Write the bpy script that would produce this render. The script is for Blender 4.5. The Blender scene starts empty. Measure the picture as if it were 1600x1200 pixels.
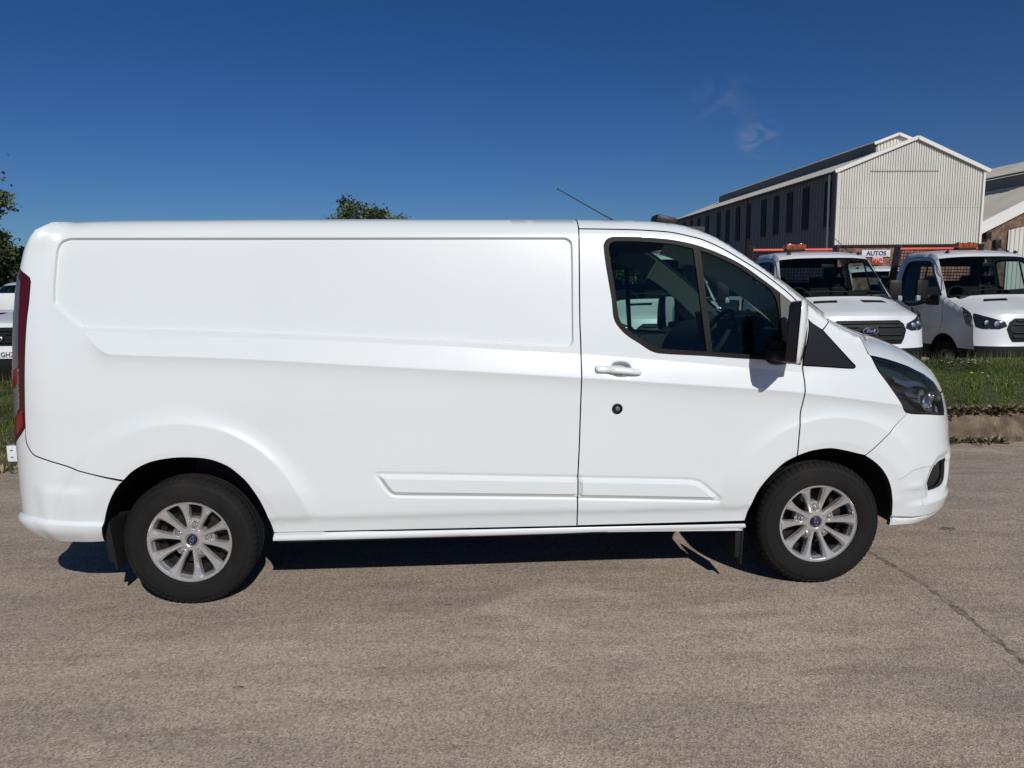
import bpy, bmesh, math, random
import numpy as np
from mathutils import Vector, Matrix
from mathutils.geometry import delaunay_2d_cdt
random.seed(7); rng = np.random.RandomState(7)
scene = bpy.context.scene
R = math.radians

# ------------------------------------------------------------------ camera
cam_d = bpy.data.cameras.new("camera"); cam = bpy.data.objects.new("camera", cam_d)
scene.collection.objects.link(cam)
cam_d.sensor_fit = 'HORIZONTAL'; cam_d.sensor_width = 36.0; cam_d.lens = 36.0*1160/1600
cam_d.clip_start = .05; cam_d.clip_end = 4000
YAW, PIT, ROL = .0543, .1358, -.0112
d = Vector((math.sin(YAW)*math.cos(PIT), math.cos(YAW)*math.cos(PIT), -math.sin(PIT)))
r = Vector((math.cos(YAW), -math.sin(YAW), 0)); u = r.cross(d)
r2 = r*math.cos(ROL)+u*math.sin(ROL); u2 = -r*math.sin(ROL)+u*math.cos(ROL)
m = Matrix((r2, u2, -d)).transposed().to_4x4(); m.translation = Vector((1.4595, -3.688, 1.6355))
cam.matrix_world = m
scene.camera = cam

# ------------------------------------------------------------------ sky and sun
SUN = Vector((.30, -1.0, .72)).normalized()
ELEV = math.asin(SUN.z); AZ = math.atan2(SUN.x, SUN.y)
world = bpy.data.worlds.new("World"); scene.world = world; world.use_nodes = True
wn = world.node_tree; wn.nodes.clear()
W = wn.nodes.new
sky = W('ShaderNodeTexSky'); sky.sky_type = 'NISHITA'; sky.sun_disc = False
sky.sun_elevation = ELEV; sky.sun_rotation = AZ; sky.altitude = 0; sky.air_density = 1.0; sky.dust_density = .1; sky.ozone_density = 4.0
bg = W('ShaderNodeBackground'); bg.inputs[1].default_value = .062
wo = W('ShaderNodeOutputWorld')
tc = W('ShaderNodeTexCoord')
# thin wisps of high cloud in one part of the sky
def wisp(direction, size, prev, amount, stretch):
    dv = Vector(direction).normalized()
    dt = W('ShaderNodeVectorMath'); dt.operation = 'DISTANCE'; dt.inputs[1].default_value = dv
    wn.links.new(tc.outputs['Generated'], dt.inputs[0])
    mr = W('ShaderNodeMapRange'); mr.interpolation_type = 'SMOOTHSTEP'
    mr.inputs['From Min'].default_value = size; mr.inputs['From Max'].default_value = 0
    wn.links.new(dt.outputs['Value'], mr.inputs['Value'])
    mp = W('ShaderNodeMapping'); mp.inputs['Scale'].default_value = stretch; mp.inputs['Rotation'].default_value = (0, .5, 0)
    wn.links.new(tc.outputs['Generated'], mp.inputs[0])
    nz = W('ShaderNodeTexNoise'); nz.inputs['Scale'].default_value = 16; nz.inputs['Detail'].default_value = 6; nz.inputs['Distortion'].default_value = 1.2
    wn.links.new(mp.outputs[0], nz.inputs['Vector'])
    m2 = W('ShaderNodeMapRange'); m2.inputs['From Min'].default_value = .42; m2.inputs['From Max'].default_value = .75
    wn.links.new(nz.outputs['Fac'], m2.inputs['Value'])
    mu = W('ShaderNodeMath'); mu.operation = 'MULTIPLY'
    wn.links.new(mr.outputs[0], mu.inputs[0]); wn.links.new(m2.outputs[0], mu.inputs[1])
    m3 = W('ShaderNodeMath'); m3.operation = 'MULTIPLY'; m3.inputs[1].default_value = amount
    wn.links.new(mu.outputs[0], m3.inputs[0])
    mx = W('ShaderNodeMixRGB'); mx.inputs['Color2'].default_value = (8.5, 8.9, 9.6, 1)
    wn.links.new(m3.outputs[0], mx.inputs['Fac']); wn.links.new(prev, mx.inputs['Color1'])
    return mx.outputs[0]
gm = W('ShaderNodeHueSaturation'); gm.inputs['Saturation'].default_value = 1.35
wn.links.new(sky.outputs[0], gm.inputs['Color'])
sp = W('ShaderNodeSeparateColor'); cb = W('ShaderNodeCombineColor'); wn.links.new(gm.outputs[0], sp.inputs[0])
for ch, (gain, power) in enumerate(((.603, .676), (.595, .93), (.524, 1.176))):   # the deep, slightly violet blue of the day
    pn = W('ShaderNodeMath'); pn.operation = 'POWER'; pn.inputs[1].default_value = power; wn.links.new(sp.outputs[ch], pn.inputs[0])
    gn = W('ShaderNodeMath'); gn.operation = 'MULTIPLY'; gn.inputs[1].default_value = gain; wn.links.new(pn.outputs[0], gn.inputs[0]); wn.links.new(gn.outputs[0], cb.inputs[ch])
o = wisp((.385, 1, .187), .032, cb.outputs[0], .34, (1.2, 1, 2.6)); o = wisp((.335, 1, .223), .055, o, .08, (1, 1, 2.2))
wn.links.new(o, bg.inputs[0]); wn.links.new(bg.outputs[0], wo.inputs[0])
sun_d = bpy.data.lights.new("sun", 'SUN'); sun_d.energy = 3.3; sun_d.angle = R(.53); sun_d.color = (1, .97, .925)
sun = bpy.data.objects.new("sun", sun_d); scene.collection.objects.link(sun)
sun.rotation_euler = SUN.to_track_quat('Z', 'Y').to_euler(); sun.location = (3, -8, 12)
vs = scene.view_settings
vs.view_transform = 'Standard'; vs.look = 'None'; vs.exposure = 0; vs.gamma = 1; vs.use_curve_mapping = False
try:
    scene.cycles.max_bounces = 10; scene.cycles.transparent_max_bounces = 16
except Exception: pass

# ------------------------------------------------------------------ helpers
def tag(o, label=None, cat=None, group=None, kind=None):
    if label: o['label'] = label
    if cat: o['category'] = cat
    if group: o['group'] = group
    if kind: o['kind'] = kind
    return o
def empty(name, loc=(0, 0, 0)):
    o = bpy.data.objects.new(name, None); o.empty_display_size = .2; o.location = loc
    scene.collection.objects.link(o); return o
def link(name, me, parent=None, loc=None):
    o = bpy.data.objects.new(name, me); scene.collection.objects.link(o)
    if parent is not None: o.parent = parent
    if loc is not None: o.location = loc
    return o
def copy_tree(o, parent=None):
    c = o.copy(); scene.collection.objects.link(c)
    if parent is not None: c.parent = parent
    for ch in list(o.children): copy_tree(ch, c)
    return c
MATS = {}
def mat(name, col, rough=.5, metal=0, coat=0, spec=.5, emit=None, noise=None, bump=None):
    if name in MATS: return MATS[name]
    m = bpy.data.materials.new(name); m.use_nodes = True; nt = m.node_tree
    p = nt.nodes['Principled BSDF']
    p.inputs['Base Color'].default_value = (*col, 1); p.inputs['Roughness'].default_value = rough
    p.inputs['Metallic'].default_value = metal; p.inputs['Coat Weight'].default_value = coat
    p.inputs['Coat Roughness'].default_value = .03; p.inputs['Specular IOR Level'].default_value = spec
    if noise:   # (scale, second colour, lo, hi)
        t = nt.nodes.new('ShaderNodeTexCoord'); n = nt.nodes.new('ShaderNodeTexNoise'); n.inputs['Scale'].default_value = noise[0]; n.inputs['Detail'].default_value = 8
        nt.links.new(t.outputs['Object'], n.inputs['Vector'])
        rr = nt.nodes.new('ShaderNodeMapRange'); rr.inputs['From Min'].default_value = noise[2]; rr.inputs['From Max'].default_value = noise[3]
        nt.links.new(n.outputs['Fac'], rr.inputs['Value'])
        mx = nt.nodes.new('ShaderNodeMixRGB'); mx.inputs['Color1'].default_value = (*col, 1); mx.inputs['Color2'].default_value = (*noise[1], 1)
        nt.links.new(rr.outputs[0], mx.inputs['Fac']); nt.links.new(mx.outputs[0], p.inputs['Base Color'])
    if bump:    # (scale, distance)
        t = nt.nodes.new('ShaderNodeTexCoord'); n = nt.nodes.new('ShaderNodeTexNoise'); n.inputs['Scale'].default_value = bump[0]; n.inputs['Detail'].default_value = 4
        nt.links.new(t.outputs['Object'], n.inputs['Vector'])
        b = nt.nodes.new('ShaderNodeBump'); b.inputs['Distance'].default_value = bump[1]; b.inputs['Strength'].default_value = 1
        nt.links.new(n.outputs['Fac'], b.inputs['Height']); nt.links.new(b.outputs[0], p.inputs['Normal'])
    MATS[name] = m; return m
def glass_mat(name, tint, f0=.06, rough=0.0, ior=1.5):
    m = bpy.data.materials.new(name); m.use_nodes = True; nt = m.node_tree; nt.nodes.clear()
    tr = nt.nodes.new('ShaderNodeBsdfTransparent'); tr.inputs[0].default_value = (*tint, 1)
    gl = nt.nodes.new('ShaderNodeBsdfGlossy'); gl.inputs['Roughness'].default_value = rough
    ge = nt.nodes.new('ShaderNodeNewGeometry'); dt = nt.nodes.new('ShaderNodeVectorMath'); dt.operation = 'DOT_PRODUCT'
    nt.links.new(ge.outputs['Incoming'], dt.inputs[0]); nt.links.new(ge.outputs['Normal'], dt.inputs[1])
    ab = nt.nodes.new('ShaderNodeMath'); ab.operation = 'ABSOLUTE'; nt.links.new(dt.outputs['Value'], ab.inputs[0])
    su = nt.nodes.new('ShaderNodeMath'); su.operation = 'SUBTRACT'; su.inputs[0].default_value = 1; nt.links.new(ab.outputs[0], su.inputs[1])
    pw = nt.nodes.new('ShaderNodeMath'); pw.operation = 'POWER'; pw.inputs[1].default_value = 5; nt.links.new(su.outputs[0], pw.inputs[0])
    fr = nt.nodes.new('ShaderNodeMath'); fr.operation = 'MULTIPLY_ADD'; fr.inputs[1].default_value = .85; fr.inputs[2].default_value = f0; fr.use_clamp = True; nt.links.new(pw.outputs[0], fr.inputs[0])
    mx = nt.nodes.new('ShaderNodeMixShader'); out = nt.nodes.new('ShaderNodeOutputMaterial')
    nt.links.new(fr.outputs[0], mx.inputs[0]); nt.links.new(tr.outputs[0], mx.inputs[1]); nt.links.new(gl.outputs[0], mx.inputs[2])
    nt.links.new(mx.outputs[0], out.inputs[0]); MATS[name] = m; return m

class MB:
    def __init__(s): s.v = []; s.f = []; s.m = []; s.sm = []
    def add(s, vs_, fs, mi=0, smooth=False):
        b = len(s.v); s.v.extend([tuple(map(float, v)) for v in vs_])
        for f in fs: s.f.append([b+i for i in f]); s.m.append(mi); s.sm.append(smooth)
    def box(s, c, size, mi=0, rz=0, ry=0, rx=0, bev=0):
        x, y, z = [a/2 for a in size]
        if bev <= 0:
            vs_ = [Vector((sx*x, sy*y, sz*z)) for sx in (-1, 1) for sy in (-1, 1) for sz in (-1, 1)]
            fs = [(0, 1, 3, 2), (4, 6, 7, 5), (0, 4, 5, 1), (2, 3, 7, 6), (0, 2, 6, 4), (1, 5, 7, 3)]
        else:
            b = bev; bm = bmesh.new(); bmesh.ops.create_cube(bm, size=1)
            for v in bm.verts: v.co = Vector((v.co.x*size[0], v.co.y*size[1], v.co.z*size[2]))
            bmesh.ops.bevel(bm, geom=bm.edges[:], offset=b, segments=2, affect='EDGES', profile=.6)
            bm.verts.index_update(); vs_ = [v.co.copy() for v in bm.verts]; fs = [[v.index for v in f.verts] for f in bm.faces]; bm.free()
        M = Matrix.Translation(Vector(c)) @ Matrix.Rotation(rz, 4, 'Z') @ Matrix.Rotation(ry, 4, 'Y') @ Matrix.Rotation(rx, 4, 'X')
        s.add([M @ v for v in vs_], fs, mi, bev > 0); return s
    def tube(s, pts, rad, n=8, mi=0, closed=False, caps=True):
        pts = [Vector(p) for p in pts]; k = len(pts)
        rads = rad if hasattr(rad, '__len__') else [rad]*k
        rings = []; up = Vector((0, 0, 1)); prev = None
        for i, p in enumerate(pts):
            a = pts[i-1] if i > 0 else (pts[-1] if closed else p); b = pts[(i+1) % k] if (i < k-1 or closed) else p
            t = (b-a).normalized() if (b-a).length > 1e-9 else Vector((0, 0, 1))
            if prev is None: nrm = t.cross(up if abs(t.z) < .95 else Vector((1, 0, 0))).normalized()
            else: nrm = (prev-t*prev.dot(t)).normalized()
            prev = nrm; bn = t.cross(nrm)
            rings.append([p+(nrm*math.cos(2*math.pi*j/n)+bn*math.sin(2*math.pi*j/n))*rads[i] for j in range(n)])
        vs_ = [v for rg in rings for v in rg]; fs = []
        for i in range(k if closed else k-1):
            a = i*n; b = ((i+1) % k)*n
            for j in range(n): fs.append((a+j, a+(j+1) % n, b+(j+1) % n, b+j))
        if caps and not closed: fs.append(tuple(range(n-1, -1, -1))); fs.append(tuple((k-1)*n+j for j in range(n)))
        s.add(vs_, fs, mi, True); return s
    def lathe(s, prof, n=48, mi=0, axis='Y', c=(0, 0, 0), closed=False, mis=None):
        # prof: (radius, axial) list
        vs_ = []
        for (rr, a) in prof:
            for j in range(n):
                t = 2*math.pi*j/n; x, z = rr*math.cos(t), rr*math.sin(t)
                v = (x, a, z) if axis == 'Y' else ((x, z, a) if axis == 'Z' else (a, x, z))
                vs_.append((v[0]+c[0], v[1]+c[1], v[2]+c[2]))
        k = len(prof)
        for i in range(k if closed else k-1):
            fs = [(i*n+j, i*n+(j+1) % n, ((i+1) % k)*n+(j+1) % n, ((i+1) % k)*n+j) for j in range(n)]
            if i == 0: b = len(s.v); s.v.extend([tuple(map(float, v)) for v in vs_])
            for f in fs: s.f.append([b+q for q in f]); s.m.append(mis[i] if mis else mi); s.sm.append(True)
        return s
    def quad(s, a, b, c, d_, mi=0): s.add([a, b, c, d_], [(0, 1, 2, 3)], mi); return s
    def mesh(s, name, mats, sharp=None):
        me = bpy.data.meshes.new(name); me.from_pydata(s.v, [], s.f)
        for q in (mats if isinstance(mats, (list, tuple)) else [mats]): me.materials.append(q)
        me.polygons.foreach_set('material_index', s.m); me.polygons.foreach_set('use_smooth', s.sm)
        me.update()
        if sharp is not None: me.set_sharp_from_angle(angle=R(sharp))
        return me
    def build(s, name, mats, parent=None, sharp=35, loc=None):
        return link(name, s.mesh(name, mats, sharp), parent, loc)
def text_mesh(body, size, mtl, shear=0, extrude=.002, bold=0, xscale=1.0):
    cu = bpy.data.curves.new('t', 'FONT'); cu.body = body; cu.size = size; cu.extrude = extrude; cu.shear = shear; cu.offset = bold
    cu.align_x = 'CENTER'; cu.align_y = 'CENTER'; cu.resolution_u = 3
    ob = bpy.data.objects.new('t', cu); scene.collection.objects.link(ob)
    dg = bpy.context.evaluated_depsgraph_get(); me = bpy.data.meshes.new_from_object(ob.evaluated_get(dg))
    bpy.data.objects.remove(ob); bpy.data.curves.remove(cu)
    co = np.zeros(len(me.vertices)*3); me.vertices.foreach_get('co', co); co = co.reshape(-1, 3); co[:, 0] *= xscale
    me.vertices.foreach_set('co', co.ravel()); me.materials.clear(); me.materials.append(mtl); me.update(); return me

# ------------------------------------------------------------------ materials
def paint_mat(name='white_paint', col=(.765, .80, .795), dirt=.0):
    m = mat(name, col, .32, 0, 1.0, .5, noise=(1.3, tuple(c*.96 for c in col), .35, .75), bump=(1.7, .0022)); return m
M_white = paint_mat()
M_truck = mat('truck_paint', (.76, .77, .77), .4, 0, .8, noise=(2.2, (.64, .65, .64), .45, .8))
M_black = mat('black_trim', (.014, .0135, .013), .45, spec=.3)
M_trim = mat('window_rubber', (.010, .008, .007), .5, spec=.15, bump=(300, .0003))
M_gloss = mat('gloss_black', (.010, .010, .011), .30, coat=.15, spec=.3)
M_rubber = mat('tyre_rubber', (.013, .013, .013), .75, spec=.15, noise=(5, (.024, .022, .020), .45, .75), bump=(90, .0008))
M_dark = mat('cavity_dark', (.012, .012, .012), .9)
M_liner = mat('arch_liner', (.010, .010, .010), .9)
M_alloy = mat('alloy_silver', (.62, .61, .59), .27, .62, .5, noise=(9, (.56, .54, .51), .4, .7))
M_steel = mat('dull_steel', (.22, .20, .18), .55, .6, noise=(14, (.10, .08, .06), .45, .7))
M_chrome = mat('chrome', (.75, .76, .78), .08, 1)
M_blue = mat('badge_blue', (.004, .009, .045), .3, coat=.4)
M_silver = mat('badge_silver', (.7, .7, .72), .25, .8)
M_mirror = mat('mirror_glass', (.8, .82, .85), .02, 1)
M_red = mat('lamp_red', (.20, .003, .008), .15, coat=.5, spec=.3)
M_dred = mat('lamp_dark_red', (.065, .002, .006), .2, coat=.4, spec=.3)
M_smoke = mat('lamp_smoked', (.10, .10, .125), .16, coat=1, bump=(70, .002))
M_clear = mat('lamp_clear_ribbed', (.24, .23, .23), .2, coat=1, noise=(160, (.10, .09, .09), .4, .6), bump=(120, .003))
M_seat = mat('seat_cloth', (.018, .018, .019), .95, spec=.2)
M_dash = mat('dash_plastic', (.016, .016, .017), .7, spec=.3)
M_head = mat('headliner', (.30, .30, .28), .9)
M_cabgrey = mat('cab_inner_grey', (.30, .31, .29), .8)
M_flap = mat('mud_flap', (.014, .014, .015), .6, spec=.2)
M_glass = glass_mat('door_glass', (.60, .78, .72), f0=.03)
M_glass2 = glass_mat('truck_glass', (.66, .78, .75), f0=.03)
M_lens = glass_mat('headlamp_lens', (.93, .95, .97), ior=1.6)
# outlines of the van panels measured on the body surface: (position along the flank, height) in metres
LOOPS={
"seam":[[2.0157,1.9028],[2.0131,1.7649],[2.0088,1.4445],[2.011,1.3165],[2.01,1.1237],[2.0063,0.9933],[2.0,0.7945],[1.9937,0.6433],[1.9927,0.5304],[1.995,0.3672]],
"rail":[[2.0157,1.9028],[2.1502,1.9002],[2.2981,1.8958],[2.3969,1.8901],[2.4628,1.8846],[2.5119,1.8776],[2.5704,1.864],[2.6427,1.8455],[2.6914,1.8255],[2.7564,1.7939],[2.8215,1.7559],[2.8935,1.7113],[2.9592,1.6683],[3.0343,1.6122],[3.0894,1.566],[3.1215,1.5348],[3.1667,1.4805],[3.1919,1.4249]],
"pill":[[3.1919,1.4249],[3.2612,1.3752]],
"tri":[[3.1919,1.4249],[3.2612,1.3752],[3.4106,1.2129],[3.4309,1.1929],[3.431,1.1831],[3.4208,1.1783],[3.2755,1.189],[3.1543,1.1976]],
"trif":[[3.1919,1.4249],[3.1829,1.3308],[3.1615,1.2497],[3.1543,1.1976]],
"doorf":[[3.1543,1.1976],[3.158,1.1517],[3.1622,1.1023],[3.1576,1.0196],[3.1469,0.953],[3.1429,0.8859],[3.1362,0.7268]],
"wingf":[[3.4778,1.3309],[3.522,1.2398],[3.5648,1.1673],[3.5983,1.1267],[3.6705,1.0342],[3.7095,0.9785],[3.7314,0.9501],[3.7587,0.9333]],
"bseam":[[3.7586,0.9316],[3.682,0.8777],[3.623,0.8294],[3.5581,0.7706],[3.4999,0.7212]],
"farch":[[2.881,0.308],[2.8914,0.3686],[2.902,0.4247],[2.9197,0.4901],[2.9433,0.5493],[2.975,0.5971],[3.014,0.6408],[3.0729,0.6942],[3.1362,0.7268],[3.1898,0.7459],[3.2404,0.7567],[3.3256,0.7615],[3.4117,0.7509],[3.4999,0.7212],[3.5555,0.6848],[3.6018,0.6412],[3.6392,0.587],[3.6632,0.5361],[3.684,0.4701],[3.7043,0.3928],[3.7299,0.2983]],
"fbot":[[3.7299,0.2983],[3.8014,0.2979],[3.8902,0.297],[4.0008,0.2944],[4.0524,0.3046]],
"hlight":[[3.522,1.2398],[3.657,1.2141],[3.8349,1.1745],[4.0128,1.1219],[4.1317,1.0662],[4.1929,1.0029],[4.1728,0.9118],[4.1499,0.8843],[3.9362,0.9129],[3.7924,0.9277],[3.7589,0.9367],[3.7314,0.9501],[3.7095,0.9785],[3.6705,1.0342],[3.5983,1.1267],[3.5648,1.1673]],
"fog":[[4.1376,0.6413],[4.0401,0.636],[3.9931,0.6073],[3.9573,0.555],[3.946,0.524],[3.9717,0.478],[4.0486,0.4778],[4.12,0.4827],[4.1735,0.5015],[4.1619,0.567]],
"wino":[[2.1421,1.8185],[2.1493,1.8362],[2.1661,1.8507],[2.1893,1.8569],[2.3273,1.8542],[2.4589,1.8434],[2.5247,1.8332],[2.6068,1.8146],[2.6887,1.7863],[2.777,1.7481],[2.8522,1.7067],[2.9337,1.6491],[3.0252,1.5798],[3.0973,1.5204],[3.1529,1.471],[3.1785,1.4251],[3.1728,1.3309],[3.1548,1.2498],[3.1409,1.2044],[2.957,1.2319],[2.8071,1.2441],[2.6414,1.2582],[2.5094,1.2668],[2.4272,1.273],[2.3944,1.2783],[2.3618,1.2917],[2.3131,1.3247],[2.2485,1.3674],[2.2101,1.4064],[2.1911,1.4355],[2.1821,1.4677],[2.1772,1.5383],[2.1631,1.6348],[2.1493,1.7314]],
"glassr":[[2.1646,1.8054],[2.1702,1.8247],[2.1853,1.8343],[2.2116,1.8373],[2.3266,1.8348],[2.4582,1.824],[2.5306,1.8136],[2.5995,1.7968],[2.655,1.2758],[2.5098,1.2878],[2.4341,1.2938],[2.4046,1.2991],[2.372,1.3141],[2.3233,1.3438],[2.2652,1.3832],[2.2267,1.419],[2.211,1.4449],[2.205,1.4706],[2.1968,1.5381],[2.186,1.6346],[2.1722,1.7312]],
"glassf":[[2.6356,1.7867],[2.688,1.7684],[2.7763,1.7286],[2.8515,1.6873],[2.9265,1.6329],[2.992,1.5867],[3.0208,1.5409],[3.0327,1.4888],[3.0378,1.4303],[3.0307,1.2486],[2.9572,1.2514],[2.8074,1.2636],[2.6847,1.2737]],
"panel":[[-0.602,1.56],[-0.607,1.6186],[-0.6153,1.6957],[-0.6244,1.7884],[-0.6264,1.841],[-0.609,1.8659],[-0.5715,1.8757],[-0.4997,1.8768],[0.0939,1.8728],[1.0337,1.8661],[1.9343,1.8596],[1.957,1.8555],[1.9761,1.8393],[1.9802,1.8134],[1.9782,1.6048],[1.9749,1.381],[1.9741,1.3395],[1.9639,1.3173],[1.9476,1.3111],[1.3436,1.3475],[0.7124,1.3839],[0.0924,1.4164],[-0.4423,1.4379],[-0.4756,1.4569],[-0.5726,1.532]],
"line1":[[-0.4422,1.4348],[0.0924,1.4102],[0.7123,1.3776],[1.3435,1.3396],[2.0025,1.291],[2.5091,1.2442],[3.1409,1.1783]],
"line2":[[-0.3382,1.3284],[-0.3067,1.3125],[-0.2609,1.3071],[0.0904,1.2905],[0.3988,1.2729],[1.0239,1.2277],[1.5006,1.194],[2.0005,1.1562],[2.5747,1.1099],[3.1429,1.0597],[3.7051,0.9821]],
"diag":[[-0.4487,1.4318],[-0.3383,1.3253]],
"rarch":[[-0.4221,0.358],[-0.4023,0.4194],[-0.3817,0.4827],[-0.3548,0.5563],[-0.3215,0.6216],[-0.2868,0.6699],[-0.2667,0.6874],[-0.2296,0.724],[-0.1807,0.7554],[-0.1232,0.7784],[-0.0291,0.7939],[0.0642,0.7949],[0.1569,0.7829],[0.2391,0.7481],[0.2838,0.7109],[0.3251,0.6669],[0.3597,0.6129],[0.3876,0.5552],[0.4131,0.4724],[0.428,0.3445]],
"sillt":[[0.4316,0.3774],[0.9928,0.3737],[1.9951,0.3653],[2.8846,0.3366]],
"sillb":[[0.428,0.3445],[0.9907,0.3386],[1.9962,0.3296],[2.8806,0.3119]],
"rbump":[[-0.7375,0.9562],[-0.7364,0.8858],[-0.7213,0.8546],[-0.6965,0.8236],[-0.6533,0.8053],[-0.5496,0.768],[-0.4034,0.722],[-0.2671,0.6825]],
"rbot":[[-0.7378,0.3785],[-0.6695,0.3691],[-0.5368,0.3615],[-0.4221,0.358]],
"tail":[[-0.8442,1.7283],[-0.7909,1.7092],[-0.7402,1.6828],[-0.7311,1.6659],[-0.7256,1.5739],[-0.7301,1.4817],[-0.7326,1.3582],[-0.7345,1.1715],[-0.7383,1.0453],[-0.7373,0.9594],[-0.7747,0.9149],[-0.8217,0.8707]],
"tailin":[[-0.7783,1.6663],[-0.7653,1.5742],[-0.7701,1.4818],[-0.7682,1.3578],[-0.7665,1.2487],[-0.7711,1.17],[-0.7686,1.0753],[-0.7648,1.0533],[-0.896,0.9808]],
"strip1":[[0.965,0.6834],[1.3291,0.669],[1.9937,0.6382],[1.9927,0.5339],[1.3265,0.5594],[1.0672,0.57],[1.0416,0.5775],[1.0137,0.6086],[0.9864,0.6528]],
"strip2":[[1.9971,0.6365],[2.3164,0.623],[2.5682,0.6113],[2.6122,0.6032],[2.643,0.5887],[2.7381,0.5059],[2.7318,0.4954],[2.3187,0.516],[1.996,0.5303]],
"handle":[[2.0791,1.2032],[2.0825,1.2144],[2.0956,1.2174],[2.1478,1.2165],[2.2621,1.2032],[2.2981,1.1994],[2.3143,1.1862],[2.3142,1.1732],[2.3044,1.1669],[2.2618,1.1709],[2.1474,1.181],[2.0952,1.1836],[2.0822,1.1902]],
"bowl":[[2.1575,1.2115],[2.1675,1.2274],[2.1905,1.235],[2.22,1.2361],[2.2493,1.2276],[2.2654,1.2096],[2.2651,1.1741],[2.2453,1.1583],[2.2126,1.1508],[2.1799,1.1562],[2.1571,1.1728],[2.1147,1.18]],
"lock":[[2.1946,0.9944]],
"crease_b":[[-0.6689,0.646],[-0.5615,0.6348],[-0.3824,0.6167]],
"ledge":[[-0.8475,0.5054],[-0.7047,0.5022],[-0.5782,0.4887],[-0.3985,0.4729]],
"bstep":[[3.6751,0.5707],[3.7331,0.5909],[3.7934,0.6278],[3.8623,0.6314],[4.0268,0.6165]],
"bledge":[[3.6843,0.4327],[3.8511,0.4338],[4.3005,0.362]],
"blip":[[3.712,0.3693],[3.8663,0.3549],[4.0411,0.3492]],
"TT":[[-3.0,1.944],[-1.05,1.944],[-0.88,1.951],[-0.74,1.958],[-0.58,1.964],[-0.45,1.9675],[0.0527,1.9696],[0.696,1.9687],[1.3511,1.9643],[2.0182,1.9583],[2.2133,1.9534],[2.3544,1.9487],[2.4883,1.9356],[2.555,1.9266],[2.6214,1.9091],[2.6873,1.885],[2.753,1.8542],[2.8085,1.8203],[2.8834,1.7696],[2.9812,1.6988],[3.079,1.6215],[3.1831,1.5343],[3.2413,1.4841],[3.3121,1.4272],[3.3995,1.374],[3.4546,1.341],[3.5175,1.2446],[3.6538,1.2186],[3.8297,1.1792],[3.9951,1.1286],[4.1164,1.0728],[4.1897,1.0074],[6.0,1.0054]]}
def herm(xs,ys):
    xs=np.array(xs,float);ys=np.array(ys,float)
    d=np.diff(ys)/np.diff(xs);m=np.zeros(len(xs));m[0]=d[0];m[-1]=d[-1]
    for i in range(1,len(xs)-1):
        m[i]=0 if d[i-1]*d[i]<=0 else 2*d[i-1]*d[i]/(d[i-1]+d[i])
    def f(x):
        x=np.clip(np.asarray(x,float),xs[0],xs[-1]);i=np.clip(np.searchsorted(xs,x)-1,0,len(xs)-2)
        h=xs[i+1]-xs[i];s=(x-xs[i])/h
        return (2*s**3-3*s**2+1)*ys[i]+(s**3-2*s**2+s)*h*m[i]+(-2*s**3+3*s**2)*ys[i+1]+(s**3-s**2)*h*m[i+1]
    return f
def bez(P,n=60):
    P=np.array(P,float);s=np.linspace(0,1,n)[:,None]
    return (1-s)**3*P[0]+3*s*(1-s)**2*P[1]+3*s*s*(1-s)*P[2]+s**3*P[3]
HW=.98
TF,TR=3.45,-.60
_f=bez([(TF,0),(4.0,0),(4.345,.25),(4.345,HW)]);_r=bez([(TR,0),(-.75,0),(-.865,.08),(-.865,.24)])
_r=np.vstack([_r,[(-.87,y) for y in np.linspace(.3,HW,12)]])
fa=TF+np.concatenate([[0],np.cumsum(np.linalg.norm(np.diff(_f,axis=0),axis=1))])
ra=TR-np.concatenate([[0],np.cumsum(np.linalg.norm(np.diff(_r,axis=0),axis=1))])
TMAX,TMIN=fa[-1],ra[-1]
def plan(t):
    t=np.asarray(t,float)
    x=np.where(t>TF,np.interp(t,fa,_f[:,0]),np.where(t<TR,np.interp(-t,-ra,_r[:,0]),t))
    y=np.where(t>TF,np.interp(t,fa,_f[:,1]),np.where(t<TR,np.interp(-t,-ra,_r[:,1]),0))
    return x,y
sec=herm([.15,.25,.33,.40,.47,.6,.8,1.0,1.15,1.3,1.5,1.7,1.85,2.0],[.09,.06,.04,.025,.010,.002,0,0,.006,.022,.052,.085,.115,.15])
dxf=herm([.15,.23,.31,.36,.43,.56,.62,.74,.83,.9,1.08,1.3],[-.36,-.24,-.05,-.03,-.01,0,0,-.02,-.03,-.045,-.105,-.22])
dxr=herm([.15,.26,.30,.36,.42,.5,.6,.8,.97,1.2,1.4,1.6,1.7,1.8,1.85,1.9,2.0],[.33,.17,.12,.06,.012,-.015,-.015,-.013,0,.017,.04,.075,.105,.14,.165,.19,.21])
def sst(x):
    x=np.clip(x,0,1);return x*x*(3-2*x)
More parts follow.
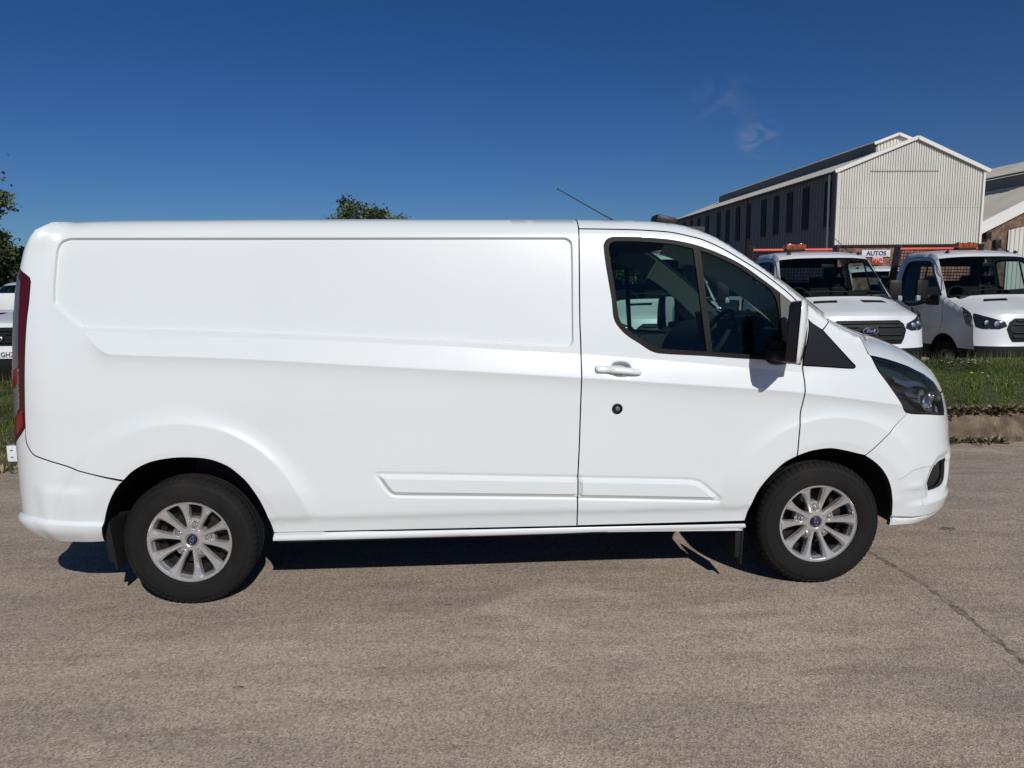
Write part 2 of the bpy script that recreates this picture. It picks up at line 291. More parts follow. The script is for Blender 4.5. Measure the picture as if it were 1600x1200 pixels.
# top outline (set below)
TT=np.array(LOOPS['TT'])
RT=herm([-2,2.0,2.9,3.3,3.6,6],[.10,.10,.07,.05,.012,.012])
def Tz(t): return np.interp(t,TT[:,0],TT[:,1])
def base(t,z):
    t=np.asarray(t,float);z=np.asarray(z,float)
    x,y=plan(t)
    x=x+sst((t-TF)/.75)*dxf(z)
    s=sec(z);wf=sst((t-3.9)/.5);wr=sst((-.60-t)/.26)
    y=y+s*(1-wf)*(1-wr)
    R=RT(t);d=np.clip(Tz(t)-z,0,None)
    q=np.clip(1-d/R,0,1)
    k=R*1.1*(1-np.sqrt(np.clip(1-q*q,0,1)))
    xa,ya=plan(t-.004);xb,yb=plan(t+.004);tl=np.hypot(xb-xa,yb-ya)+1e-12;tx=np.where(t<TR,(xb-xa)/tl,1.0);ty=np.where(t<TR,(yb-ya)/tl,0.0)
    y=y+k*tx*(1-wf);x=x-k*ty
    sh=dxr(z)*.9
    x=np.where(x<-.30,-.30+(x+.30)*(1-sh/.57),x)
    return x,y
# ------------------------------------------------------------------ van body surface (metres: x forward, y depth from the near side, z up)
L = {k: np.array(v, float) for k, v in LOOPS.items()}
D_far = 2*HW
def smooth_pts(p, closed=False, ang=38, step=.02):
    """Catmull-Rom through the points, corners sharper than ang stay corners."""
    p = np.array(p, float); n = len(p)
    if closed: idx = lambda i: i % n
    else: idx = lambda i: min(max(i, 0), n-1)
    def corner(i):
        if not closed and (i <= 0 or i >= n-1): return True
        a = p[idx(i)]-p[idx(i-1)]; b = p[idx(i+1)]-p[idx(i)]
        la, lb = np.linalg.norm(a), np.linalg.norm(b)
        if la < 1e-9 or lb < 1e-9: return True
        return math.degrees(math.acos(max(-1, min(1, a.dot(b)/la/lb)))) > ang
    out = []
    for i in range(n if closed else n-1):
        p1, p2 = p[idx(i)], p[idx(i+1)]; dd = np.linalg.norm(p2-p1)
        t1 = (p2-p1) if corner(i) else (p2-p[idx(i-1)])*dd/(dd+np.linalg.norm(p1-p[idx(i-1)])+1e-9)
        t2 = (p2-p1) if corner(idx(i+1)) else (p[idx(i+2)]-p1)*dd/(dd+np.linalg.norm(p[idx(i+2)]-p2)+1e-9)
        k = max(1, int(math.ceil(dd/step)))
        for j in range(k):
            s = j/k; out.append((2*s**3-3*s**2+1)*p1+(s**3-2*s**2+s)*t1+(-2*s**3+3*s**2)*p2+(s**3-s**2)*t2)
    if not closed: out.append(p[-1])
    return np.array(out)
def seg_dist(P, poly, closed=True):
    A = poly; B = np.roll(poly, -1, axis=0)
    if not closed: A = poly[:-1]; B = poly[1:]
    best = np.full(len(P), 1e9); AB = B-A; l2 = (AB**2).sum(1)+1e-12
    for c in range(0, len(P), 4000):
        q = P[c:c+4000]; d0 = q[:, None, :]-A[None]; t = np.clip((d0*AB[None]).sum(2)/l2, 0, 1)
        e = d0-t[..., None]*AB[None]; best[c:c+4000] = np.sqrt((e**2).sum(2).min(1))
    return best
def inside(P, poly):
    x, y = P[:, 0][:, None], P[:, 1][:, None]; A = poly; B = np.roll(poly, -1, axis=0)
    cond = (A[:, 1][None] > y) != (B[:, 1][None] > y)
    xi = (B[:, 0]-A[:, 0])[None]*(y-A[:, 1][None])/((B[:, 1]-A[:, 1])[None]+1e-15)+A[:, 0][None]
    return (np.sum(cond & (x < xi), axis=1) % 2) == 1
def sdist(P, poly):
    d_ = seg_dist(P, poly); return np.where(inside(P, poly), d_, -d_)
def offset_loop(p, dist):
    """Move a closed loop inwards by dist."""
    n = len(p); area = .5*np.sum(p[:, 0]*np.roll(p[:, 1], -1)-np.roll(p[:, 0], -1)*p[:, 1]); s = 1 if area > 0 else -1
    a = p-np.roll(p, 1, axis=0); b = np.roll(p, -1, axis=0)-p
    na = np.stack([-a[:, 1], a[:, 0]], 1); na /= np.linalg.norm(na, axis=1)[:, None]+1e-12
    nb = np.stack([-b[:, 1], b[:, 0]], 1); nb /= np.linalg.norm(nb, axis=1)[:, None]+1e-12
    m_ = na+nb; m_ /= np.linalg.norm(m_, axis=1)[:, None]+1e-12
    c = np.clip((m_*na).sum(1), .5, 1)
    return p+m_*(s*dist/c)[:, None]
PANEL = smooth_pts(L['panel'], True); STRIPS = [smooth_pts(L['strip1'], True), smooth_pts(L['strip2'], True)]
BOWL = smooth_pts(L['bowl'], True, 60, .008)
l1 = lambda t: np.interp(t, L['line1'][:, 0], L['line1'][:, 1])-.016
l2 = lambda t: np.interp(t, L['line2'][:, 0], L['line2'][:, 1])
BL = smooth_pts(np.vstack([L['diag'][:1], L['diag'][:1]*.6+L['diag'][1:]*.4, L['diag'][:1]*.2+L['diag'][1:]*.8, L['line2'][1:]]), False, 70, .01)
BAND = np.vstack([BL, [[4.2, BL[-1, 1]], [4.2, 1.9], [BL[0, 0], 1.9]]])
def near(P, poly, pad):
    return (P[:, 0] > poly[:, 0].min()-pad) & (P[:, 0] < poly[:, 0].max()+pad) & (P[:, 1] > poly[:, 1].min()-pad) & (P[:, 1] < poly[:, 1].max()+pad)
def disp(t, z, kind):
    P = np.stack([t, z], 1); D = np.zeros(len(t))
    if kind == 'plain': return D
    # long shoulder along the flank
    if kind in ('side', 'door', 'wing'):
        nrm = np.array([.1065, .1015])/.147
        wid = lambda q: np.maximum(l1(q)-l2(np.maximum(q, -.30)), .02)
        w = np.clip((l1(t)-z)/wid(t), 0, 1)
        out = ~inside(P, BAND) & (z < l1(t)+.001)
        bd = np.zeros(len(t)); bw = np.ones(len(t))
        if out.any():
            q = P[out]; A_ = BL[:-1]; AB = BL[1:]-A_; d0 = q[:, None]-A_[None]; tt = np.clip((d0*AB[None]).sum(2)/((AB**2).sum(1)+1e-12), 0, 1)
            nr = A_[None]+tt[..., None]*AB[None]; dd = np.sqrt(((q[:, None]-nr)**2).sum(2)); j = dd.argmin(1); nn = nr[np.arange(len(q)), j]
            bd[out] = dd.min(1); bw[out] = np.clip((l1(nn[:, 0])-nn[:, 1])/wid(nn[:, 0]), 0, 1)
        D += .021*np.where(out, bw*np.exp(-bd/.05), w)
        D -= .010*sst((.478-z)/.055)
    if kind == 'side':
        k = near(P, PANEL, .01)
        if k.any(): D[k] -= .016*sst(sdist(P[k], PANEL)/.007)
    for S in STRIPS:
        k = near(P, S, .03) if kind in ('side', 'door') else np.zeros(len(t), bool)
        if k.any():
            sd = sdist(P[k], S); D[k] -= .007*(1-sst(-sd/.020))
    if kind == 'door':
        k = near(P, BOWL, .01)
        if k.any(): D[k] -= .036*sst(sdist(P[k], BOWL)/.020)
    # wheel arch flares
    def flare(cx, cz, r0, r1, F, fade):
        rr = np.hypot(t-cx, z-cz); x = np.clip((rr-r0)/.085, 0, 1)
        f = F*(1-x)**2; f = np.where(rr < r1, F-.006*np.clip((r1-rr)/.05, 0, 1), f)
        return f*fade*sst((z-.42)/.22)
    D += flare(.0, .335, .632, .49, .023, sst((t+.72)/.3))
    D += flare(3.33, .34, .585, .46, .015, np.ones_like(t))
    if kind == 'rbump':
        zl = np.interp(t, L['ledge'][:, 0], L['ledge'][:, 1])
        D += .022*sst((zl-z)/.018)-.055*sst((zl-.03-z)/.17)
        zc = np.interp(t, L['crease_b'][:, 0], L['crease_b'][:, 1])
        D += .011*sst((zc+.035-z)/.04)*sst((-.40-t)/.12)*sst((t+.72)/.08)
    if kind == 'fbump':
        zs = np.interp(t, L['bstep'][:, 0], L['bstep'][:, 1]); wf = sst((t-3.68)/.06)
        D -= .0035*sst((zs-z)/.012+.5)*wf
        D += .016*sst((.445-z)/.03)*sst((t-3.74)/.2)
        zl = np.interp(t, L['blip'][:, 0], L['blip'][:, 1])-.004
        D -= .022*sst((zl-z)/.012)*wf; D += .012*sst((zl-.014-z)/.012)*wf
        D += .006*np.exp(-((z-.53)/.022)**2)*np.exp(-((t-3.82)/.08)**2)
        FG = smooth_pts(L['fog'], True); k = near(P, FG, .05)
        if k.any(): D[k] -= .016*(1-sst((seg_dist(P[k], FG))/.05))
    if kind == 'sill': D += .020*np.sqrt(np.clip(1-((z-(.352+.0))/.022)**2, 0, 1))-.004
    return D
def surf(t, z, kind='plain', off=0.0):
    t = np.asarray(t, float); z = np.asarray(z, float); e = 2e-3
    def bp(t_, z_): x, y = base(t_, z_); return np.stack([x, y, z_+0*x], 1)
    p = bp(t, z); n = np.cross(bp(t+e, z)-bp(t-e, z), bp(t, z+e)-bp(t, z-e)); n /= np.linalg.norm(n, axis=1)[:, None]+1e-15
    return p+n*(disp(t, z, kind)+off)[:, None]
def surf_n(t, z, kind='plain', off=0.0):
    e = 1.2e-3; n = np.cross(surf(t+e, z, kind, off)-surf(t-e, z, kind, off), surf(t, z+e, kind, off)-surf(t, z-e, kind, off))
    return n/(np.linalg.norm(n, axis=1)[:, None]+1e-15)
def triangulate(loop, holes=(), lines=(), h=.03, dens=None, pad=.42):
    V = []; E = []
    def add(pl, closed=True):
        b = len(V); V.extend(pl.tolist()); n = len(pl)
        E.extend([(b+i, b+(i+1) % n) for i in range(n if closed else n-1)])
    add(loop)
    for q in holes: add(q)
    for q in lines: add(q[0], q[1])
    allp = np.array(V)
    x0, z0 = loop.min(0); x1, z1 = loop.max(0)
    gx = np.arange(x0+h/2, x1, h); gz = np.arange(z0+h/2, z1, h)
    G = np.array([(a+(h/2 if j % 2 else 0), b) for j, b in enumerate(gz) for a in gx]) if len(gx) and len(gz) else np.zeros((0, 2))
    if len(G):
        G = G[inside(G, loop)]
        for q in holes:
            if len(G): G = G[~inside(G, q)]
        if dens is not None and len(G): G = np.vstack([G, dens])
        if len(G):
            best = np.full(len(G), 1e9)
            for c in range(0, len(G), 3000):
                best[c:c+3000] = np.sqrt(((G[c:c+3000, None]-allp[None])**2).sum(2)).min(1)
            G = G[best > h*pad]
            V.extend(G.tolist())
    vo, eo, fo, ov, oe, of = delaunay_2d_cdt([Vector(v) for v in V], E, [], 0, 1e-6, True)
    P = np.array([(v.x, v.y) for v in vo]); T = []
    F = np.array([f for f in fo if len(f) == 3])
    C = P[F].mean(1); k = inside(C, loop)
    for q in holes: k &= ~inside(C, q)
    F = F[k]
    a = P[F[:, 1]]-P[F[:, 0]]; b = P[F[:, 2]]-P[F[:, 0]]; ar = a[:, 0]*b[:, 1]-a[:, 1]*b[:, 0]
    F = F[abs(ar) > 1e-9]; ar = ar[abs(ar) > 1e-9]
    F[ar < 0] = F[ar < 0][:, ::-1]
    return P, F
def shell(name, loop, mtl, parent, kind='plain', holes=(), lines=(), h=.03, off=0.0, depth=.018, edge=None, gap=.0033, mirror=False, ang=38, fn=None, bev=.0015, both=False, hole_gap=0):
    """A panel cut out of the body surface, with returned edges."""
    loop = offset_loop(smooth_pts(loop, True, ang), gap) if gap is not None else loop
    holes = [smooth_pts(q, True, ang) for q in holes]
    ln = []
    for q in lines: ln.append(q)
    P, F = triangulate(loop, holes, ln, h)
    f = fn or surf
    N = surf_n(P[:, 0], P[:, 1], kind, off); co = f(P[:, 0], P[:, 1], kind, off)
    V = co.tolist(); FF = F.tolist(); NN = N.tolist(); mi = [0]*len(FF)
    # the plan runs rear->front along t and z is up, so the outward normal is towards -y
    for rg, flip in [(loop, False)]+[(q, True) for q in holes]:
        tn = len(rg); c = f(rg[:, 0], rg[:, 1], kind, off); n_ = surf_n(rg[:, 0], rg[:, 1], kind, off); b = len(V)
        side = np.cross(np.roll(c, -1, axis=0)-np.roll(c, 1, axis=0), n_); side /= np.linalg.norm(side, axis=1)[:, None]+1e-12
        area = .5*np.sum(rg[:, 0]*np.roll(rg[:, 1], -1)-np.roll(rg[:, 0], -1)*rg[:, 1])
        if (area > 0) == flip: side = -side
        c1 = c; c2 = c-n_*depth
        V += c1.tolist()+c2.tolist(); NN += (side).tolist()*2
        for i in range(tn):
            j = (i+1) % tn
            q = [b+i, b+tn+i, b+tn+j, b+j]
            if (area > 0) == flip: q = q[::-1]
            FF.append(q); mi.append(1)
    V = np.array(V); NN = np.array(NN)
    def mk(Vv, Nn, Fx, nm):
        me = bpy.data.meshes.new(nm); me.from_pydata(Vv.tolist(), [], Fx); me.materials.append(mtl); me.materials.append(edge or mtl)
        me.polygons.foreach_set('material_index', mi); me.polygons.foreach_set('use_smooth', [True]*len(Fx)); me.update()
        me.normals_split_custom_set_from_vertices(Nn.tolist()); return me
    o1 = None
    if not mirror or both: o1 = link(name, mk(V, NN, FF, name), parent)
    if mirror or both:
        V2 = V.copy(); V2[:, 1] = D_far-V2[:, 1]; N2 = NN.copy(); N2[:, 1] *= -1
        o2 = link(name, mk(V2, N2, [list(q)[::-1] for q in FF], name+'_far'), parent)
        return (o1, o2) if both else o2
    return o1
def bez_line(pts, off_list): return [(p, True) for p in off_list]
# ------------------------------------------------------------------ the van
van = empty('panel_van', (0, 0, 0))
tag(van, 'long white panel van side on in the foreground, silver ten-spoke wheels', 'van')
A = lambda *p: np.array(p, float)
cat_ = lambda *a: np.vstack(a)
TTa = np.array(LOOPS['TT'])
def top_between(a, b, rev=False):
    k = TTa[(TTa[:, 0] > a+1e-4) & (TTa[:, 0] < b-1e-4)]; p = cat_(A((a, Tz(a))), k, A((b, Tz(b))))+np.array([0, .0034])
    return p[::-1] if rev else p
rarch, farch = L['rarch'], L['farch']
tailE = L['tail']
# side panel
ra_front = rarch[rarch[:, 0] >= -.2667]          # from the bumper seam over the wheel to the sill
side_loop = cat_(top_between(-.97, 2.0157), L['seam'], L['sillt'][:3][::-1], ra_front[::-1][1:], L['rbump'][::-1][1:-1],
                 A((-.7402, .957)), tailE[:-3][::-1][1:], A((-.97, 1.762)))
ring = lambda p, ds: [(offset_loop(p, q), True) for q in ds]
lines = ring(PANEL, (-.006, -.0014, .0006, .002, .0034, .0048, .0064, .0085, .013))
def shift(p, dz): q = p.copy(); q[:, 1] += dz; return q
l2s = smooth_pts(L['line2'], False, 60, .03)
def inpoly(p, loop):   # keep the longest run of a line inside a loop
    k = inside(p, loop) & (seg_dist(p, loop) > .004); runs = []; cur = []
    for i, q in enumerate(k):
        if q: cur.append(p[i])
        elif cur: runs.append(cur); cur = []
    if cur: runs.append(cur)
    return [(np.array(x), False) for x in runs if len(x) > 1]
def shoulder(loop, t0, t1):
    o_ = []; l1s = smooth_pts(L['line1'][1:], False, 60, .03)-np.array([0, .016])
    for dz in (.007, .0015, -.0015, -.008):
        o_ += inpoly(shift(l1s, dz), loop)
    for dz in (.006, .0005, -.004, -.012, -.03, -.055):
        s_ = l2s[(l2s[:, 0] > t0) & (l2s[:, 0] < t1)]; o_ += inpoly(shift(s_, dz), loop)
    return o_
def arc(cx, cz, rr, a0, a1, n=50):
    a = np.radians(np.linspace(a0, a1, n)); return np.stack([cx+rr*np.cos(a), cz+rr*np.sin(a)], 1)
def flarelines(loop, cx, cz, r0, r1):
    o_ = []
    for q in (r0-.006, r0, r0+.008, r0+.03, r1+.004, r1-.004, r1-.03): o_ += inpoly(arc(cx, cz, q, 0, 180), loop)
    return o_
def strip_rings(loop, S):
    o_ = []
    for q in (-.003, -.009, -.02):
        pl = offset_loop(S, q); o_ += inpoly(np.vstack([pl, pl[:1]]), loop)
    return o_
sl = smooth_pts(side_loop, True)
lines += shoulder(sl, -.20, 2.1)+flarelines(sl, 0, .335, .632, .49)+strip_rings(sl, STRIPS[0])
_b = BL[BL[:, 0] < -.22]
for dd in (-.012, -.004, -.0008, .001, .006, .014, .026, .045):
    tn = np.gradient(_b, axis=0); tn /= np.linalg.norm(tn, axis=1)[:, None]; lines += inpoly(_b+np.stack([tn[:, 1], -tn[:, 0]], 1)*dd, sl)
EDGE = mat('seam_shade_edge', (.03, .03, .032), .7)  # returned edges of the white panels coloured dark so the seams look shaded
FOGL = smooth_pts(L['fog'], True)
body_n, body_f = shell('side_panel', side_loop, M_white, van, 'side', lines=lines, h=.034, edge=EDGE, both=True)
# door
wino = L['wino']
fa_door = farch[(farch[:, 0] <= 3.1362+1e-4) & (farch[:, 1] > .35)]
door_loop = cat_(L['rail'][::-1], L['seam'][1:], A((2.879, .3665)), fa_door, L['doorf'][::-1][1:], L['trif'][::-1][1:-1])
dl = smooth_pts(door_loop, True)
dlines = shoulder(dl, 1.9, 3.2)+flarelines(dl, 3.33, .34, .585, .46)+strip_rings(dl, STRIPS[1])+[(offset_loop(BOWL, q), True) for q in (0, .004, .008, .013, .018)]
doors = shell('front_door', door_loop, M_white, van, 'door', holes=[wino], lines=dlines, h=.03, edge=EDGE, both=True)
# roof rail / pillar
rail_loop = cat_(top_between(2.0157, 3.3121), L['pill'][::-1], L['rail'][::-1][1:])
shell('roof_rail', rail_loop, M_white, van, 'plain', h=.02, edge=EDGE, both=True)
# wing
fa_wing = farch[(farch[:, 0] >= 3.1362-1e-4) & (farch[:, 0] <= 3.4996+1e-4)]
wing_loop = cat_(top_between(3.3121, 3.4546), L['wingf'], L['bseam'][1:], fa_wing[::-1][1:], L['doorf'][::-1][1:], L['tri'][::-1][1:-1])
wl = smooth_pts(wing_loop, True)
shell('front_wing', wing_loop, M_white, van, 'wing', lines=shoulder(wl, 3.1, 3.72)+flarelines(wl, 3.33, .34, .585, .46), h=.028, edge=EDGE, both=True)
quarter_loop = cat_(L['tri'], L['trif'][::-1][1:-1])
shell('quarter_trim', quarter_loop, M_gloss, van, 'plain', h=.025, edge=EDGE, both=True, off=.001)
# headlamp
HLL = L['hlight']
hl_in = offset_loop(smooth_pts(HLL, True), .004)
for side_ in (0, 1):
    lamp = shell('headlight', HLL, M_lens, van, 'plain', h=.03, off=.001, edge=M_gloss, gap=.003, depth=.006, mirror=bool(side_))
    def put(t, z, off=0.0):
        p = surf(np.array([t]), np.array([z]), 'plain', off)[0]; n_ = surf_n(np.array([t]), np.array([z]), 'plain', 0)[0]
        if side_: p = p.copy(); p[1] = D_far-p[1]; n_ = n_.copy(); n_[1] *= -1
        return Vector(p), Vector(n_)
    shell('lamp_housing', HLL, mat('lamp_inner', (.012, .014, .020), .22, coat=.4), lamp, 'plain', h=.03, off=-.05, gap=.004, depth=.001, mirror=bool(side_))
    rim = shell('lamp_border', HLL, M_gloss, lamp, 'plain', holes=[offset_loop(smooth_pts(HLL, True), .014)], h=.03, off=-.004, gap=.003, depth=.046, mirror=bool(side_))
    # light guide, bezels and the projector
    silv = mat('lamp_reflector', (.42, .42, .44), .22, .9)
    for pts, wd, off_ in (([(3.70, 1.115), (3.80, 1.085), (3.90, 1.085), (4.00, 1.07), (4.08, 1.03), (4.12, .97)], .030, -.030),
                          ([(3.79, 1.03), (3.86, 1.02), (3.90, 1.01)], .022, -.030),
                          ([(3.84, 1.00), (3.90, .98), (3.94, .945), (3.97, .922)], .018, -.028),
                          ([(4.08, 1.02), (4.115, .99), (4.135, .94), (4.125, .905)], .022, -.034)):
        mb = MB(); sp = smooth_pts(np.array(pts), False, 80, .02); vs_ = []
        for (a, b) in sp:
            p, n_ = put(a, b+wd/2, off_); q, _ = put(a, b-wd/2, off_+.012); vs_ += [p, q]
        mb.add(vs_, [(2*i, 2*i+1, 2*i+3, 2*i+2) for i in range(len(sp)-1)], 0, True); mb.build('light_guide', silv, lamp)
    for (a, b, rr) in ((3.99, .965, .044), (4.07, 1.0, .030)):
        p, n_ = put(a, b, -.044); mb = MB(); mb.lathe([(rr, .0), (rr*1.05, .022), (rr*.92, .026), (rr*.86, .012)], 24, 1)
        mb.lathe([(0.0001, .028), (rr*.45, .024), (rr*.75, .014), (rr*.88, .0)], 24, 0)
        ob = mb.build('projector', [M_chrome, silv], lamp); ob.matrix_world = Matrix.Translation(p) @ (n_.to_track_quat('Y', 'Z').to_matrix().to_4x4())
    for (a, b, w_, h_) in ((3.975, 1.03, .05, .03), (4.02, .925, .07, .016), (3.93, 1.0, .02, .05)):
        p, n_ = put(a, b, -.036); mb = MB(); mb.box((0, 0, 0), (w_, .012, h_), 0, bev=.004)
        ob = mb.build('reflector', silv, lamp); ob.matrix_world = Matrix.Translation(p) @ (n_.to_track_quat('Y', 'Z').to_matrix().to_4x4())
# front bumper
fa_b = farch[farch[:, 0] >= 3.4996-1e-4]
hl_low = A(*[HLL[i] for i in (14, 13, 12, 11, 10, 9, 8, 7, 6, 5)]) if False else A((3.7589, .9367), (3.7924, .9277), (3.9362, .9129), (4.1499, .8843), (4.1728, .9118), (4.1929, 1.0029))
fb_loop = cat_(hl_low, A((4.30, 1.0), (TMAX, .985), (TMAX, .235), (4.5, .24), (4.25, .255), (4.08, .283)), L['fbot'][:3][::-1], fa_b[::-1][1:], L['bseam'][::-1][1:])
fbl = smooth_pts(fb_loop, True)
L['fog'] = L['fog']+np.where(L['fog'][:, :1] > 4.1, .02, .0)*np.array([1, 0])
flines = flarelines(fbl, 3.33, .34, .585, .46)+inpoly(np.linspace((3.70, .36), (4.2, .345), 30), fbl)
for dz in (.0, -.003, -.008, -.014, -.02, .006):
    flines += inpoly(shift(smooth_pts(L['blip'], False, 60, .02), dz), fbl)
for dz in (.008, .003, -.002, -.007): flines += inpoly(shift(smooth_pts(L['bstep'], False, 60, .02), dz), fbl)
bumper_n, bumper_f = shell('front_bumper', fb_loop, M_white, van, 'fbump', holes=[L['fog']], lines=flines, h=.015, edge=EDGE, both=True, gap=.0018)
for s_ in (False, True):
    shell('fog_recess', L['fog'], M_dark, van, 'fbump', h=.03, off=-.03, gap=-.004, mirror=s_)
    shell('radiator_grille', A((4.42, .70), (TMAX-.001, .70), (TMAX-.001, .95), (4.46, .95)), M_black, van, 'plain', h=.04, off=.004, gap=0, mirror=s_)
    shell('lower_intake', A((4.52, .34), (TMAX-.001, .34), (TMAX-.001, .56), (4.56, .56)), M_black, van, 'plain', h=.04, off=.018, gap=0, mirror=s_)
# rear bumper, tail lamps, rear door
ra_rear = rarch[rarch[:, 0] <= -.2667+1e-4]
rb_loop = cat_(L['rbump'], ra_rear[::-1][1:], L['rbot'][:3][::-1], A((-.85, .372), (-1.0, .372), (TMIN, .372), (TMIN, .80), (-.96, .80), (-.8595, .865), (-.783, .914), (-.7402, .957)))
rbl = smooth_pts(rb_loop, True); rlines = []
for dz in (.003, -.004, -.010, -.018, -.03): rlines += inpoly(shift(smooth_pts(cat_(A((-1.1, .51)), L['ledge']), False, 60, .03), dz), rbl)
rlines += flarelines(rbl, 0, .335, .632, .49)
shell('rear_bumper', rb_loop, M_white, van, 'rbump', lines=rlines, h=.03, edge=EDGE, both=True)
tl_loop = cat_(tailE[:-2], A((-.783, .914), (-.8595, .865), (-.955, .805), (-.955, 1.765)))
for s_ in (False, True):
    tl = shell('tail_light', tl_loop, M_dred, van, 'plain', h=.04, edge=EDGE, gap=.002, off=.002, mirror=s_)
    shell('lamp_panel', A((-.84, 1.69), (-.795, 1.662), (-.786, 1.57), (-.784, 1.48), (-.780, 1.36), (-.776, 1.25), (-.95, 1.20), (-.95, 1.70)), M_smoke, tl, h=.04, off=.005, gap=0, mirror=s_)
    shell('lamp_panel', A((-.776, 1.245), (-.775, 1.05), (-.82, 1.0), (-.95, .96), (-.95, 1.195)), M_clear, tl, h=.04, off=.0055, gap=0, mirror=s_)
    shell('lamp_panel', A((-.778, 1.24), (-.782, 1.19), (-.80, 1.15), (-.84, 1.15), (-.86, 1.235)), M_red, tl, h=.04, off=.008, gap=0, mirror=s_)
    shell('lamp_panel', A((-.752, 1.045), (-.746, .965), (-.79, .925), (-.8595, .875), (-.95, .82), (-.95, .955), (-.82, .995)), M_red, tl, h=.04, off=.006, gap=0, mirror=s_)
    shell('rear_door', A((-.975, .815), (-.975, 1.765), (-.976, 1.9465), (TMIN, 1.9465), (TMIN, .815)), M_white, van, h=.06, edge=EDGE, gap=.003, mirror=s_)
    for z_ in (1.568, .78):
        mb = MB(); y_ = .262
        mb.box((-.885, y_, z_), (.165, .05, .086), 0, bev=.006)
        mb.box((-.942, y_-.024, z_+.018), (.014, .006, .004), 1); mb.box((-.942, y_-.024, z_-.018), (.014, .006, .004), 1)
        if s_: mb.v = [(a, D_far-b, c_) for a, b, c_ in mb.v]; mb.f = [f[::-1] for f in mb.f]
        mb.build('door_hinge', [M_white, M_black], van)
# sills
for s_ in (False, True):
    shell('sill', cat_(A((.434, .378)), A((2.884, .3655)), A((2.892, .345)), L['sillb'][::-1]), M_white, van, 'sill', h=.02, gap=.0015, edge=M_white, lines=[(np.linspace((.44, .352+.006*k), (2.87, .352+.006*k), 60), False) for k in (-1, 0, 1, 2)] if False else [], mirror=s_)
    mb = MB(); yy = .085 if not s_ else D_far-.085
    mb.box((1.66, yy, .327), (2.44, .010, .030), 0); mb.build('pinch_weld', mat('weld_grime', (.10, .09, .08), .7, noise=(9, (.04, .035, .03), .4, .7)), van)
# rub strips
def strip_surf(poly, H, W_):
    def f(t, z, kind, off):
        P = np.stack([t, z], 1); sd = seg_dist(P, poly)*inside(P, poly)
        return surf(t, z, 'plain', 0)+surf_n(t, z, 'plain', 0)*(-.004+H*np.clip(sd/W_, 0, 1)-.006*sst((.478-z)/.055))[:, None]
    return f
for S in STRIPS:
    S1 = offset_loop(S, .002)
    for s_ in (False, True):
        # bevelled face: build with sharp fold
        P, F = triangulate(S1, (), [(offset_loop(S1, .020), True)], .03)
        co = strip_surf(S1, .018, .020)(P[:, 0], P[:, 1], '', 0); V = co.tolist(); FF = F.tolist()
        rg = strip_surf(S1, .018, .020)(S1[:, 0], S1[:, 1], '', 0); b = len(V); V += rg.tolist()+(rg+np.array([0, .012, 0])).tolist(); n = len(S1)
        for i in range(n): FF.append([b+i, b+(i+1) % n, b+n+(i+1) % n, b+n+i])
        V = np.array(V)
        if s_: V[:, 1] = D_far-V[:, 1]; FF = [list(q)[::-1] for q in FF]
        me = bpy.data.meshes.new('rub_strip'); me.from_pydata(V.tolist(), [], FF); me.materials.append(M_white); me.polygons.foreach_set('use_smooth', [True]*len(FF)); me.update(); me.set_sharp_from_angle(angle=R(20))
        link('rub_strip', me, van)
# window rubber, divider and panes
def wring(outer, inner, name, mtl, off, s_, parent, depth=.02, h=.03):
    return shell(name, outer, mtl, parent, 'plain', holes=[inner], h=h, off=off, gap=0, depth=depth, mirror=s_)
gl_r, gl_f = L['glassr'], L['glassf']
glass_hole = cat_(A(*[p for p in gl_r if p[0] < 2.60 and p[1] > 1.5][:0])) if False else None
WO = smooth_pts(wino, True)
for s_ in (False, True):
    dr = doors[1] if s_ else doors[0]
    tr_ = shell('window_trim', offset_loop(WO, -.003), M_trim, dr, 'plain', holes=[offset_loop(smooth_pts(gl_r, True), -.0), offset_loop(smooth_pts(gl_f, True), 0)], h=.03, off=.003, gap=None, depth=.02, mirror=s_)
    for q in (gl_r, gl_f):
        shell('window_pane', q, M_glass, dr, 'plain', h=.06, off=-.006, gap=-.004, depth=.001, mirror=s_)
    # mirror sail: matt plastic triangle in the front corner of the window
    shell('mirror_sail', A((3.04, 1.565), (3.085, 1.527), (3.15, 1.470), (3.176, 1.42), (3.168, 1.33), (3.150, 1.255), (3.14, 1.213), (3.05, 1.245), (3.045, 1.40)), mat('sail_plastic', (.10, .09, .085), .55), dr, 'plain', h=.03, off=.009, gap=0, depth=.008, mirror=s_)
